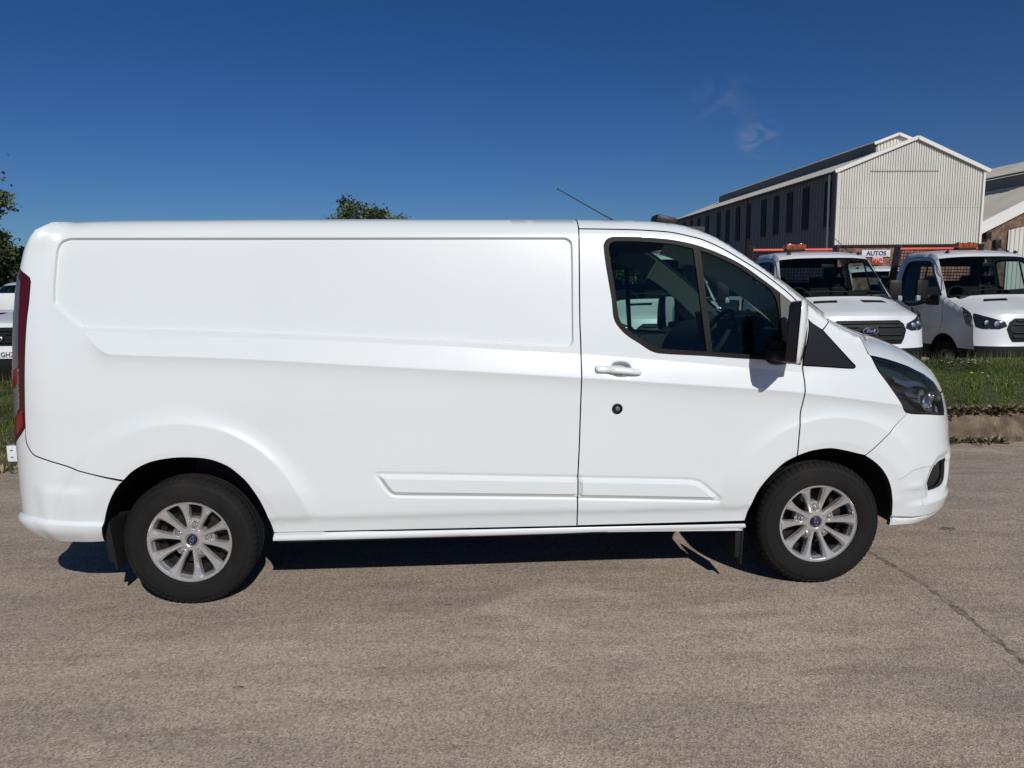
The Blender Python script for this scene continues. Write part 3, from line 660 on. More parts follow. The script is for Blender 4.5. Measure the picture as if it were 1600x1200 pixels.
# door handle, lock
for s_ in (False, True):
    dr = doors[1] if s_ else doors[0]
    H_ = smooth_pts(L['handle'], True, 60, .006)
    def hf(t, z, kind, off, H_=H_):
        P = np.stack([t, z], 1); sd = seg_dist(P, H_)*inside(P, H_)
        return surf(t, z, 'door0', 0)+np.array([0, -1, 0])*(.012+.013*np.sqrt(np.clip(1-(1-np.clip(sd/.016, 0, 1))**2, 0, 1))+.010*sst((t-2.13)/.05)*sst((2.31-t)/.06)+.017*np.interp(1-(z-l2(t))/(l1(t)-l2(t)), [0, 1], [0, 1]))[:, None]
    P, F = triangulate(H_, (), [(offset_loop(H_, q), True) for q in (.003, .007, .012)], .009)
    co = hf(P[:, 0], P[:, 1], '', 0); V = co.tolist(); FF = F.tolist(); rg = hf(H_[:, 0], H_[:, 1], '', 0); b = len(V); n = len(H_)
    V += rg.tolist()+(rg+np.array([0, .014, 0])).tolist()
    for i in range(n): FF.append([b+i, b+n+i, b+n+(i+1) % n, b+(i+1) % n])
    V = np.array(V)
    if s_: V[:, 1] = D_far-V[:, 1]; FF = [list(q)[::-1] for q in FF]
    me = bpy.data.meshes.new('door_handle'); me.from_pydata(V.tolist(), [], FF); me.materials.append(M_white); me.polygons.foreach_set('use_smooth', [True]*len(FF)); me.update(); me.set_sharp_from_angle(angle=R(50))
    link('door_handle', me, dr)
    if not s_:
        mb = MB(); y0 = surf(np.array([2.1946]), np.array([.9944]), 'door')[0][1]
        c_ = (2.1946, y0, .9944)
        mb.lathe([(.027, .0), (.027, -.004), (.0235, -.005), (.022, -.001)], 32, 0, c=c_); mb.lathe([(.0225, -.001), (.021, -.0005), (.0001, -.0005)], 32, 1, c=c_)
        mb.lathe([(.011, -.001), (.011, -.007), (.009, -.008), (.0001, -.008)], 20, 2, c=c_); mb.box((c_[0]+.002, c_[1]-.0085, c_[2]+.004), (.002, .001, .009), 1)
        mb.build('lock', [M_black, M_gloss, M_steel], dr)
# roof
def edge_pt(t): x, y = base(np.array([t]), np.array([float(Tz(t))])); return float(x[0]), float(y[0]), float(Tz(t))
def bulge(t): return .26*float(sst((t-2.25)/1.05))
def loft(name, ts, mtl, crown, nv=16, pw=2.0, parent=van, inset=0.0, dz=0.0, sharp=40, xo=None):
    V = []; F = []
    for k, t in enumerate(ts):
        x, y, z = edge_pt(t); y += inset; b = bulge(t) if xo is None else xo(t); c_ = crown(t) if callable(crown) else crown
        for j in range(nv+1):
            v = -1+2*j/nv; yy = HW+v*(HW-y); s = 1-abs(v)**pw
            V.append((x+b*(1-v*v), yy, z+dz+c_*s))
    n = nv+1
    for k in range(len(ts)-1):
        for j in range(nv): F.append((k*n+j, (k+1)*n+j, (k+1)*n+j+1, k*n+j+1))
    me = bpy.data.meshes.new(name); me.from_pydata(V, [], F); me.materials.append(mtl); me.polygons.foreach_set('use_smooth', [True]*len(F)); me.update()
    return link(name, me, parent)
WS0, WS1 = 2.74, 3.30
loft('roof', list(np.concatenate([np.linspace(TMIN+.001, -1.0, 12), np.linspace(-.98, -.58, 50), np.linspace(-.55, 2.3, 50), np.linspace(2.36, WS0, 12)])), M_white, lambda t: .022*float(sst((t+1.0)/.6)))
loft('windscreen', list(np.linspace(WS0+.01, WS1, 16)), M_glass, .02, inset=.02)
for s_ in (0, 1):   # dark edge of the windscreen along each pillar
    mb = MB(); pts = []
    for t in np.linspace(WS0, WS1, 14):
        x, y, z = edge_pt(t); y += .035; pts.append((x+.003, y if not s_ else D_far-y, z-.010))
    mb.tube(pts, .010, 8); mb.build('pillar_seal', M_black, van)
# bonnet
eb = [(3.315, None), (3.37, None), (3.42, None), (3.4546, None), (3.478, 1.331), (3.492, 1.302), (3.507, 1.271), (3.5215, 1.243)]+[(float(a), float(b)) for a, b in zip(np.linspace(3.56, 4.19, 18), Tz(np.linspace(3.56, 4.19, 18)))]
NVB = 26; tf = np.linspace(4.19, TMAX, NVB+1); Fx, Fy = base(tf, np.full(NVB+1, 1.0054))
zc = herm([3.3, 3.48, 3.6, 3.8, 4.0, 4.12, 4.19], [1.42, 1.346, 1.318, 1.262, 1.182, 1.102, 1.0054])
V = []; F = []
for k, (t, z_) in enumerate(eb):
    z_ = float(Tz(t)) if z_ is None else z_
    x, y = base(np.array([t]), np.array([z_])); x = float(x[0]); y = float(y[0]); g = .92+.08*float(sst((t-3.4)/.8))
    for j in range(NVB+1):
        q = (Fy[j]-Fy[0])/(HW-Fy[0]); s = 1-(1-q)**4.5
        V.append((x+(Fx[j]-Fx[0])*g, y+(HW-y)*q, z_+(float(zc(t))-z_)*s))
n = NVB+1
for k in range(len(eb)-1):
    for j in range(NVB): F.append((k*n+j, (k+1)*n+j, (k+1)*n+j+1, k*n+j+1))
nb = len(V); V += [(a, D_far-b, c_) for a, b, c_ in V]; F += [tuple(nb+i for i in f[::-1]) for f in F]
bm = bmesh.new(); me = bpy.data.meshes.new('bonnet'); me.from_pydata(V, [], F); bm.from_mesh(me); bmesh.ops.remove_doubles(bm, verts=bm.verts, dist=.0005)
for f in bm.faces: f.smooth = True
bm.to_mesh(me); bm.free(); me.materials.append(M_white); me.set_sharp_from_angle(angle=R(45)); link('bonnet', me, van)
# roof fittings
mb = MB(); mb.tube([(2.327, .8, 1.975), (2.325, .8, 1.998)], [.016, .010], 12); mb.tube([(2.325, .8, 1.995), (2.25, .8, 2.035), (1.986, .8, 2.182)], [.0045, .0035, .003], 8); mb.tube([(1.992, .8, 2.179), (1.984, .8, 2.183)], .005, 8)
mb.build('roof_aerial', M_black, van)
mb = MB(); mb.lathe([(.0001, 0)], 3)if False else None
mb.box((2.625, .80, 1.986), (.13, .16, .060), 0, ry=.22, bev=.018); mb.box((2.62, .80, 1.945), (.10, .10, .06), 0); mb.build('roof_pod', M_black, van)
# underside, wheel housings, cavity behind the seams
mb = MB(); mb.box((1.66, HW, .40), (2.20, 1.72, .10), 0); mb.box((1.66, HW, .52), (2.2, 1.74, .16), 0)
mb.box((-.60, HW, .47), (.42, 1.60, .14), 0); mb.box((3.95, HW, .38), (.30, 1.20, .16), 0); mb.box((1.66, .125, .37), (2.42, .06, .11), 0); mb.box((1.66, D_far-.125, .37), (2.42, .06, .11), 0); mb.build('floor_pan', M_dark, van)  # inner sill boxes added to block light leaking under the van
mb = MB(); mb.tube([(.2, HW+.3, .33), (2.9, HW+.35, .31)], .045, 10); mb.tube([(.0, .2, .33), (0, D_far-.2, .33)], .05, 10); mb.tube([(3.3, .2, .30), (3.3, D_far-.2, .30)], .045, 10)
mb.box((1.2, HW, .30), (.9, .5, .14), 0, bev=.03); mb.tube([(-.8, HW-.3, .30), (-.3, HW-.3, .28), (.6, HW-.2, .30)], .035, 10); mb.build('running_gear', M_liner, van)
def housing(cx, arch_pts, s_):
    pts = smooth_pts(arch_pts, False, 60, .04); c2 = offset_loop(np.vstack([pts]), 0); V = []; F = []; n = len(pts)
    for k, (yy, gr) in enumerate(((.018, .004), (.05, .012), (.12, .03), (.62, .03))):
        for (a, b) in pts:
            dx, dz = a-cx, b-.34; rr = math.hypot(dx, dz)+1e-9
            x, y = base(np.array([a]), np.array([b])); y0 = float(y[0])
            V.append((a+dx/rr*gr*(0 if b < .5 and k < 1 else 1), (y0+yy) if k < 3 else .62, b+dz/rr*gr))
    for k in range(3):
        for i in range(n-1): F.append((k*n+i, k*n+i+1, (k+1)*n+i+1, (k+1)*n+i))
    F.append(tuple(3*n+i for i in range(n)))
    if s_: V = [(a, D_far-b, c_) for a, b, c_ in V]
    me = bpy.data.meshes.new('wheel_housing'); me.from_pydata(V, [], F); me.materials.append(M_liner); me.update(); link('wheel_housing', me, van)
for s_ in (False, True):
    housing(0, rarch, s_); housing(3.3, farch, s_)
    for (x, w_, z0, z1) in ((-.385, .085, .20, .46), (2.885, .055, .125, .34)):
        mb = MB(); yy = .155 if not s_ else D_far-.155
        mb.box((x, yy, (z0+z1)/2), (.012, .20, z1-z0), 0, rz=.0, ry=-.10 if x < 0 else .04, bev=.004); mb.box((x-.02, .075 if not s_ else D_far-.075, (z0+z1)/2+.02), (.035, .03, z1-z0-.03), 0, ry=-.12 if x < 0 else 0, bev=.01)
        mb.build('mud_flap', M_flap, van)
# ------------------------------------------------------------------ wheels
def wheel_meshes():
    P_ = {}
    mb = MB()   # tyre, axis y, outer face at y=-.108
    half = [(.212, -.090), (.216, -.100), (.224, -.104), (.228, -.1045), (.229, -.106), (.232, -.106), (.233, -.105), (.250, -.1085), (.272, -.110), (.290, -.1082), (.2915, -.110), (.2945, -.1095), (.2955, -.107), (.316, -.098), (.326, -.088), (.333, -.074), (.3345, -.060), (.3345, -.046)]
    gro = [(.327, -.045), (.327, -.036), (.3360, -.035), (.3360, -.006), (.328, -.005), (.328, .005), (.3360, .006)]
    prof = half+gro+[(.3360, .035), (.327, .036), (.327, .045)]+[(a, -b) for a, b in half[::-1]]
    mb.lathe(prof, 80); P_['tyre'] = mb.mesh('tyre', M_rubber, 32)
    mb = MB()   # tread blocks on both shoulders
    for sg in (-1, 1):
        for k in range(62):
            a = 2*math.pi*(k+.5*(sg > 0))/62; w_ = math.pi/62*.74
            vs_ = []
            for (rr, yy) in ((.3375, .050), (.3370, .074), (.3285, .091), (.318, .1015)):
                for e in (-1, 1):
                    sk = .010*(yy-.05)/.05
                    aa = a+e*w_+sk; vs_.append((rr*math.cos(aa), sg*yy, rr*math.sin(aa)))
            for (rr, yy) in ((.330, .050), (.330, .074), (.322, .088), (.314, .098)):
                for e in (-1, 1): aa = a+e*w_+.010*(yy-.05)/.05; vs_.append((rr*math.cos(aa), sg*yy, rr*math.sin(aa)))
            fs = [(0, 1, 3, 2), (2, 3, 5, 4), (4, 5, 7, 6)]+[(0, 2, 10, 8), (2, 4, 12, 10), (4, 6, 14, 12), (1, 9, 11, 3), (3, 11, 13, 5), (5, 13, 15, 7), (6, 7, 15, 14), (0, 8, 9, 1)]
            mb.add(vs_, fs, 0, False)
    P_['tread_block'] = mb.mesh('tread_blocks', M_rubber, 30)
    mb = MB()   # rim barrel and lip
    mb.lathe([(.150, .09), (.178, .085), (.186, .02), (.188, -.03), (.192, -.050), (.194, -.055), (.203, -.075), (.207, -.088), (.2115, -.0935), (.2145, -.0925), (.2150, -.084), (.209, -.07)], 72, mis=[1, 1, 1, 1]+[0]*8); mb.lathe([(.196, -.066), (.197, -.080), (.200, -.0865), (.204, -.0885), (.209, -.088)], 72); P_['rim'] = mb.mesh('rim', [M_alloy, mat('barrel_shadow_grey', (.10, .095, .09), .5, .5)], 35)
    mb = MB()   # one spoke
    def spoke(a):
        st = [(.052, .0125, -.062, .020), (.080, .0130, -.066, .022), (.110, .0125, -.070, .024), (.145, .0160, -.076, .024), (.172, .0210, -.082, .022), (.190, .0275, -.0865, .015), (.2005, .0420, -.0885, .008)]
        V_ = []
        for (rr, hw, y, dp) in st:
            cf = hw*.55
            for (o_, yy) in ((-hw*1.12, y+dp*1.6), (-hw, y+.0110), (-cf*.8, y-.001), (cf*.8, y-.001), (hw, y+.0110), (hw*1.12, y+dp*1.6)):
                V_.append((rr, yy, o_))
        F_ = []
        for i in range(len(st)-1):
            for j in range(5): F_.append((i*6+j, (i+1)*6+j, (i+1)*6+j+1, i*6+j+1))
        M_ = Matrix.Rotation(-a, 3, 'Y'); return [M_ @ Vector(v) for v in V_], F_
    V_, F_ = spoke(0); mb.add(V_, F_, 0, True); P_['spoke'] = mb.mesh('spoke', M_alloy, 24)
    mb = MB()   # hub face with bolt seats
    mb.lathe([(.0001, -.050), (.030, -.052), (.0335, -.060), (.037, -.0625), (.052, -.061), (.062, -.052), (.070, -.036), (.074, .0)], 60); P_['hub'] = mb.mesh('hub', M_alloy, 30)
    mb = MB()
    mb.lathe([(.0001, -.066), (.020, -.0655), (.0255, -.063), (.027, -.056)], 36); P_['centre_cap'] = mb.mesh('centre_cap', M_blue, 40)
    mb = MB()
    mb.tube([(.018*math.cos(a), -.0665, .0085*math.sin(a)) for a in np.linspace(0, 2*math.pi, 24, endpoint=False)], .0010, 6, closed=True); P_['cap_ring'] = mb.mesh('cap_ring', M_silver)
    mb = MB()   # bolt with its seat
    mb.lathe([(.0001, -.064), (.006, -.0645), (.0105, -.0625), (.0112, -.045)], 6); mb.lathe([(.0125, -.048), (.0165, -.055), (.0195, -.055), (.0215, -.046), (.022, -.020)], 20); P_['bolt'] = mb.mesh('bolt', M_steel if False else mat('bolt_steel', (.55, .54, .52), .22, .85), 30)
    mb = MB()   # web linking neighbouring spokes round the bolt
    V_ = []; F_ = []
    for i, (rr, y) in enumerate(((.056, -.056), (.078, -.050), (.100, -.047), (.110, -.036), (.113, -.005))):
        for j in range(7):
            a = R(-17+34*j/6); V_.append((rr*math.cos(a), y, rr*math.sin(a)))
    for i in range(4):
        for j in range(6): F_.append((i*7+j, (i+1)*7+j, (i+1)*7+j+1, i*7+j+1))
    mb.add(V_, F_, 0, True); P_['bolt_web'] = mb.mesh('bolt_web', M_alloy, 30)
    mb = MB(); mb.lathe([(.0001, .02), (.15, .02), (.15, .035)], 48); mb.lathe([(.15, .0), (.19, .0), (.19, .02)], 48); mb.box((.12, .0, .08), (.07, .05, .12), 0, bev=.01); P_['brake_disc'] = mb.mesh('brake_disc', mat('brake_iron', (.018, .016, .015), .6, .3), 30)
    mb = MB(); mb.lathe([(.0001, .085), (.185, .085)], 40); mb.lathe([(.185, .085), (.182, -.03)], 40); P_['back_plate'] = mb.mesh('back_plate', M_dark, 30)
    return P_
WP = wheel_meshes()
cap_txt = text_mesh('Ford', .0115, M_silver, shear=.35, extrude=.0004)
def wheel(x, y, rot, s_, steer=0):
    w_ = empty('wheel', (x, y, .336)); w_.parent = van; w_.rotation_euler = (0, 0, math.pi if s_ else steer)
    def pt(n_, rotv=0):
        o_ = link(n_, WP[n_], w_); o_.rotation_euler = (0, -rotv, 0)
        if n_ == 'tread_block': o_['kind'] = 'stuff'
        return o_
    for q in ('tyre', 'tread_block', 'rim', 'hub', 'centre_cap', 'cap_ring', 'brake_disc', 'back_plate'): pt(q, rot if q != 'brake_disc' else 0)
    for k in range(10): pt('spoke', rot+R(18+36*k))
    for k in range(5):
        pt('bolt_web', rot+R(72*k)); b_ = pt('bolt', 0); a = rot+R(72*k); b_.location = (.079*math.cos(a), 0, .079*math.sin(a))
    t_ = link('cap_lettering', cap_txt, w_); t_.rotation_euler = (R(90), 0, 0); t_.location = (0, -.0664, 0)
    return w_
wheel(0, .150, R(79), False); wheel(3.3, .150, R(93), False, 0)
wheel(0, D_far-.150, R(20), True); wheel(3.3, D_far-.150, R(50), True)
# ------------------------------------------------------------------ door mirrors
def door_mirror(s_):
    root = empty('door_mirror', (0, 0, 0)); root.parent = van
    def fl(mb, rot=True):
        if rot:
            ca, sa = math.cos(R(-24)), math.sin(R(-24)); X0, Y0 = 3.055, -.175
            mb.v = [(X0+(a-X0)*ca-(b-Y0)*sa, Y0+(a-X0)*sa+(b-Y0)*ca, c_) for a, b, c_ in mb.v]
        if s_: mb.v = [(a, D_far-b, c_) for a, b, c_ in mb.v]; mb.f = [f[::-1] for f in mb.f]
        return mb
    # shell: cross sections stacked in z; plan shape rounded in front, flat behind
    secs = [(1.235, .010, .10, .0), (1.250, .018, .125, .0), (1.28, .026, .140, .0), (1.34, .032, .145, 0), (1.42, .036, .145, 0), (1.48, .034, .140, 0), (1.515, .028, .130, 0), (1.535, .018, .110, 0), (1.543, .008, .08, 0)]
    yc = -.175; x0 = 3.035; V = []; F = []; n = 15
    for (z, dx, hy, _) in secs:
        hy *= .88
        for j in range(n):
            a = math.pi*j/(n-1)-math.pi/2; V.append((x0+.012+(z-1.4)*.05+dx*math.cos(a)**.75 if math.cos(a) > 1e-6 else x0+.012+(z-1.4)*.05, yc+hy*math.sin(a), z))
    for i in range(len(secs)-1):
        for j in range(n-1): F.append((i*n+j, i*n+j+1, (i+1)*n+j+1, (i+1)*n+j))
    F.append(tuple(range(n-1, -1, -1))); F.append(tuple((len(secs)-1)*n+j for j in range(n)))
    mb = MB(); mb.add(V, F, 0, True); fl(mb).build('mirror_cap', M_white, root, 60)
    V = []; F = []      # dark bezel behind the cap
    for (dx, k, ins) in ((0, 1, 0), (-.020, 1, 0), (-.048, .97, .002), (-.050, .90, .01), (-.030, .86, .012)):
        for (z, _, hy, _) in secs:
            pass
        ring = []
        zs = [(1.245, .10), (1.262, .120), (1.30, .132), (1.40, .136), (1.48, .130), (1.515, .115), (1.532, .095)]
        left = [(yc-h_*.88*k, 1.39+(z-1.39)*k) for z, h_ in zs]; right = [(yc+h_*.88*k, 1.39+(z-1.39)*k) for z, h_ in zs][::-1]
        ring = left+right
        V += [(x0+.010+(z-1.4)*.05+dx, y, z) for y, z in ring]
    nr = 14
    for i in range(4):
        for j in range(nr): F.append((i*nr+j, (i+1)*nr+j, (i+1)*nr+(j+1) % nr, i*nr+(j+1) % nr))
    F.append(tuple(range(nr)))
    mb = MB(); mb.add(V, F, 0, True); fl(mb).build('mirror_bezel', M_gloss, root, 40)
    mb = MB(); last = V[-nr:]
    cx = sum(v[0] for v in last)/nr-.004
    gv = [(cx+(v[1]-yc)*(-.18), v[1], v[2]) for v in last]; mb.add(gv, [tuple(range(nr))], 0); fl(mb).build('mirror_glass', M_mirror, root)
    mb = MB(); mb.tube([(3.03, -.06, 1.245), (3.01, -.02, 1.24), (2.99, .04, 1.25)], [.032, .036, .045], 12); mb.box((3.02, -.055, 1.255), (.12, .13, .05), 0, ry=.1, bev=.015)
    mb.box((3.02, .0, 1.275), (.09, .06, .10), 0, bev=.02); fl(mb, False).build('mirror_arm', M_black, root)
    mb = MB(); mb.box((3.05, -.07, 1.232), (.07, .10, .022), 0, rz=.1, bev=.008); fl(mb, False).build('arm_cover', mat('arm_grey', (.33, .32, .31), .5), root)
door_mirror(False); door_mirror(True)
# ------------------------------------------------------------------ cab interior
def par(mb, name, mtl, sharp=40, parent=van): return mb.build(name, mtl, parent, sharp)
mb = MB(); mb.box((2.05, HW, 1.12), (.03, 1.66, 1.36), 0); mb.box((2.0, HW, 1.84), (.12, 1.5, .10), 0, bev=.02); par(mb, 'bulkhead', mat('bulkhead_grey', (.035, .035, .037), .9))
mb = MB(); mb.box((2.40, HW, 1.905), (.62, 1.44, .03), 0, bev=.01); mb.box((2.45, HW, 1.86), (.5, 1.40, .06), 0, bev=.02); par(mb, 'headliner', mat('headliner_dark', (.05, .05, .05), .9))
prof = [(2.95, .80), (2.90, 1.10), (2.93, 1.24), (3.00, 1.325), (3.12, 1.36), (3.30, 1.345), (3.52, 1.28), (3.5, .8)]
mb = MB(); n = len(prof); V = [(x, y, z) for y in (.16, D_far-.16) for x, z in prof]; mb.add(V, [(i, (i+1) % n, n+(i+1) % n, n+i) for i in range(n)]+[tuple(range(n))[::-1], tuple(range(n, 2*n))], 0, True)
mb.box((3.00, .50, 1.385), (.16, .36, .07), 0, ry=-.2, bev=.025); mb.box((2.96, HW, 1.36), (.05, .26, .16), 0, ry=-.25, bev=.01); par(mb, 'dashboard', M_dash)
mb = MB(); cx, cy, cz = 2.86, .56, 1.30
M_ = Matrix.Translation((cx, cy, cz)) @ Matrix.Rotation(R(-58), 4, 'Y')
mb.tube([M_ @ Vector((.185*math.cos(a), .185*math.sin(a), 0)) for a in np.linspace(0, 2*math.pi, 40, endpoint=False)], .015, 8, closed=True)
for a in (R(90), R(-90), R(200)): mb.tube([M_ @ Vector((.05*math.cos(a), .05*math.sin(a), -.02)), M_ @ Vector((.18*math.cos(a), .18*math.sin(a), 0))], .014, 8)
v_ = [M_ @ Vector((.07*math.cos(a), .07*math.sin(a), z)) for z in (-.04, .01) for a in np.linspace(0, 2*math.pi, 16, endpoint=False)]
mb.add(v_, [(i, (i+1) % 16, 16+(i+1) % 16, 16+i) for i in range(16)]+[tuple(range(16, 32))], 0, True); mb.tube([M_ @ Vector((0, 0, -.04)), M_ @ Vector((0, 0, -.25))], .035, 10)
par(mb, 'steering_wheel', M_dash)
def seat(y, w_):
    s0 = empty('seat', (2.33, y, .0)); s0.parent = van
    mb = MB(); mb.box((.10, 0, .86), (.52, w_, .16), 0, ry=-.08, bev=.05); mb.build('seat_cushion', M_seat, s0)
    mb = MB(); mb.box((-.22, 0, 1.05), (.13, w_*.94, .44), 0, ry=-.20, bev=.05); mb.build('seat_back', M_seat, s0)
    for yy in ((0,) if w_ < .6 else (-.24, .24)):
        mb = MB(); mb.box((-.27, yy, 1.35), (.09, .24, .13), 0, ry=-.15, bev=.035); mb.tube([(-.255, yy-.05, 1.22), (-.265, yy-.05, 1.33)], .006, 6); mb.tube([(-.255, yy+.05, 1.22), (-.265, yy+.05, 1.33)], .006, 6); mb.build('headrest', M_seat, s0)
seat(.50, .50); seat(1.40, .86)
for s_ in (False, True):
    # inner lining of the pillar and the lower door
    pts = [(2.52, 1.862), (2.70, 1.80), (2.88, 1.69), (3.02, 1.58), (3.16, 1.45), (3.26, 1.355)]
    mb = MB(); V = []
    for (x, z) in pts:
        yb = .155+float(sec(z)); V += [(x, yb, z+.01), (x+.03, yb+.14, z+.005), (x-.045, yb+.03, z-.085)]
    F = []
    for i in range(len(pts)-1):
        for j in range(3): F.append((i*3+j, i*3+(j+1) % 3, (i+1)*3+(j+1) % 3, (i+1)*3+j))
    if s_: V = [(a, D_far-b, c_) for a, b, c_ in V]
    mb.add(V, F, 0, True); par(mb, 'pillar_lining', M_head, 60)
    mb = MB(); yy = .075 if not s_ else D_far-.075
    mb.box((2.60, yy+(.04 if not s_ else -.04), 1.02), (.84, .05, .44), 0, bev=.015); mb.box((2.6, yy+(.06 if not s_ else -.06), .99), (.6, .07, .07), 0, bev=.02); par(mb, 'door_lining', M_dash)
mb = MB(); mb.box((2.53, D_far-.105, 1.53), (.022, .02, .62), 0, ry=-.055); par(mb, 'far_window_bar', M_black)
mb = MB(); mb.box((2.93, HW, 1.72), (.02, .24, .07), 0, ry=.2, bev=.008); par(mb, 'interior_mirror', M_black)
mb = MB()
for k in range(1): mb.tube([(3.28, .45, 1.385), (3.36, .95, 1.41)], .008, 6); mb.tube([(3.30, 1.15, 1.40), (3.30, 1.65, 1.375)], .008, 6)
par(mb, 'wiper', M_black)
# dark sheets added behind the panel joints so the gaps read as shade
for y_ in (.20, D_far-.20):
    mb = MB(); mb.box((1.0, y_, 1.10), (1.98, .02, 1.30)); par(mb, 'gap_backing', M_dark)
# ------------------------------------------------------------------ ground
def tarmac():
    m = bpy.data.materials.new('worn_tarmac'); m.use_nodes = True; nt = m.node_tree; N = nt.nodes.new; lk = nt.links.new
    p = nt.nodes['Principled BSDF']; p.inputs['Roughness'].default_value = .88; p.inputs['Specular IOR Level'].default_value = .3
    t = N('ShaderNodeTexCoord')
    def noise(scale, detail=5, sc=(1, 1, 1), dist=0):
        mp = N('ShaderNodeMapping'); mp.inputs['Scale'].default_value = sc; lk(t.outputs['Object'], mp.inputs[0])
        n = N('ShaderNodeTexNoise'); n.inputs['Scale'].default_value = scale; n.inputs['Detail'].default_value = detail; n.inputs['Distortion'].default_value = dist; lk(mp.outputs[0], n.inputs['Vector']); return n.outputs['Fac']
    def rng_(v, a, b, c=0, d_=1):
        q = N('ShaderNodeMapRange'); q.inputs['From Min'].default_value = a; q.inputs['From Max'].default_value = b; q.inputs['To Min'].default_value = c; q.inputs['To Max'].default_value = d_; lk(v, q.inputs['Value']); return q.outputs[0]
    def mix(f, a, b, mode='MIX'):
        q = N('ShaderNodeMixRGB'); q.blend_type = mode
        for s_, v in ((0, f), (1, a), (2, b)):
            if isinstance(v, tuple): q.inputs[s_].default_value = (*v, 1)
            elif isinstance(v, (int, float)): q.inputs[s_].default_value = v
            else: lk(v, q.inputs[s_])
        return q.outputs[0]
    c = mix(rng_(noise(.55, 4, dist=.6), .38, .62), (.425, .335, .26), (.495, .39, .302))
    c = mix(rng_(noise(1.1, 6, (1, 3.2, 1), .4), .42, .66, 0, .6), c, (.29, .232, .192))
    c = mix(rng_(noise(7, 6, (1, 2.4, 1)), .50, .75, 0, .45), c, (.54, .435, .36))
    c = mix(rng_(noise(38, 5, (1, 1.6, 1)), .35, .7, 0, .5), c, (.28, .255, .23))
    c = mix(rng_(noise(1.4, 4, (1, 9, 1), .3), .50, .68, 0, .42), c, (.27, .215, .172))
    c = mix(rng_(noise(.9, 5, (1, 2, 1), 1.2), .56, .70, 0, .5), c, (.56, .455, .36))
    vo = N('ShaderNodeTexVoronoi'); vo.inputs['Scale'].default_value = 125; lk(t.outputs['Object'], vo.inputs['Vector'])
    c = mix(rng_(vo.outputs['Color'], .15, .9, 0, .55), c, (.34, .305, .27)) if False else mix(.66, c, mix(rng_(vo.outputs['Color'], .1, .9), (.45, .45, .45), (1.55, 1.53, 1.48)), 'MULTIPLY')
    v2 = N('ShaderNodeTexVoronoi'); v2.inputs['Scale'].default_value = 26; v2.inputs['Randomness'].default_value = 1; lk(t.outputs['Object'], v2.inputs['Vector'])
    c = mix(rng_(v2.outputs['Distance'], .05, .10, .55, 0), c, (.13, .12, .11))
    v3 = N('ShaderNodeTexVoronoi'); v3.inputs['Scale'].default_value = 17; lk(t.outputs['Object'], v3.inputs['Vector'])
    c = mix(rng_(v3.outputs['Distance'], .035, .07, .6, 0), c, (.68, .63, .56))
    lk(c, p.inputs['Base Color'])
    ad = N('ShaderNodeMath'); ad.operation = 'ADD'; lk(noise(150, 4), ad.inputs[0])
    m2 = N('ShaderNodeMath'); m2.operation = 'MULTIPLY'; m2.inputs[1].default_value = .8; lk(vo.outputs['Distance'], m2.inputs[0]); lk(m2.outputs[0], ad.inputs[1])
    b = N('ShaderNodeBump'); b.inputs['Distance'].default_value = .0030; b.inputs['Strength'].default_value = .9; lk(ad.outputs[0], b.inputs['Height'])
    b2 = N('ShaderNodeBump'); b2.inputs['Distance'].default_value = .02; b2.inputs['Strength'].default_value = .5; lk(noise(2.5, 5, (1, 2, 1)), b2.inputs['Height']); lk(b2.outputs[0], b.inputs['Normal'])
    lk(b.outputs[0], p.inputs['Normal']); return m
M_tar = tarmac()
mb = MB(); ys = [(-300, 0), (4.2, 0), (6.6, -.15), (1500, -.15)]
for (a, za), (b, zb) in zip(ys[:-1], ys[1:]): mb.quad((-1200, a, za), (1200, a, za), (1200, b, zb), (-1200, b, zb))
g = mb.build('ground', M_tar, sharp=None); tag(g, kind='structure', label='worn brown grey tarmac yard')
# a rubbed seam and stains in the tarmac
M_seam = mat('seam_fill', (.15, .12, .095), .95, noise=(24, (.33, .265, .21), .42, .62), bump=(60, .004))
def ribbon(name, pts, w_, mtl, z=.0012, n=60):
    P = smooth_pts(np.array(pts), False, 80, .03); V = []; F = []
    for i, (x, y) in enumerate(P):
        a = P[min(i+1, len(P)-1)]-P[max(i-1, 0)]; a = a/np.linalg.norm(a); q = np.array([-a[1], a[0]])
        ww = w_*(.25+rng.rand()**1.5*.95); o_ = rng.uniform(-.25, .25)*w_
        V += [(*(P[i]+q*(ww+o_)), z), (*(P[i]-q*(ww-o_)), z)]
    F = [(2*i, 2*i+1, 2*i+3, 2*i+2) for i in range(len(P)-1)]
    mb = MB(); mb.add(V, F); o_ = mb.build(name, mtl, sharp=None); return o_
tag(ribbon('tarmac_joint', [(3.80, .62), (3.835, .46), (3.865, .07), (3.85, -.33), (3.80, -.80), (3.78, -1.2)], .024, M_seam), kind='structure')
M_stain = mat('oil_stain', (.10, .088, .08), .8, noise=(45, (.30, .25, .20), .45, .6))
for k, (x, y, rx, ry) in enumerate([(4.56, .85, .055, .035), (1.045, -.664, .030, .008), (.479, -.775, .020, .010), (1.32, -.05, .02, .008), (1.16, .14, .012, .005), (2.2, -1.35, .012, .006), (.62, -1.25, .012, .007), (2.55, -1.5, .016, .009)]):
    V = [(x+rx*math.cos(a)*(1+rng.uniform(-.3, .3)), y+ry*math.sin(a)*(1+rng.uniform(-.3, .3)), .004) for a in np.linspace(0, 2*math.pi, 14, endpoint=False)]
    mb = MB(); mb.add([(a, b, .0015) for a, b, _ in V], [tuple(range(14))]); tag(mb.build('tarmac_stain', M_stain, sharp=None), kind='structure')
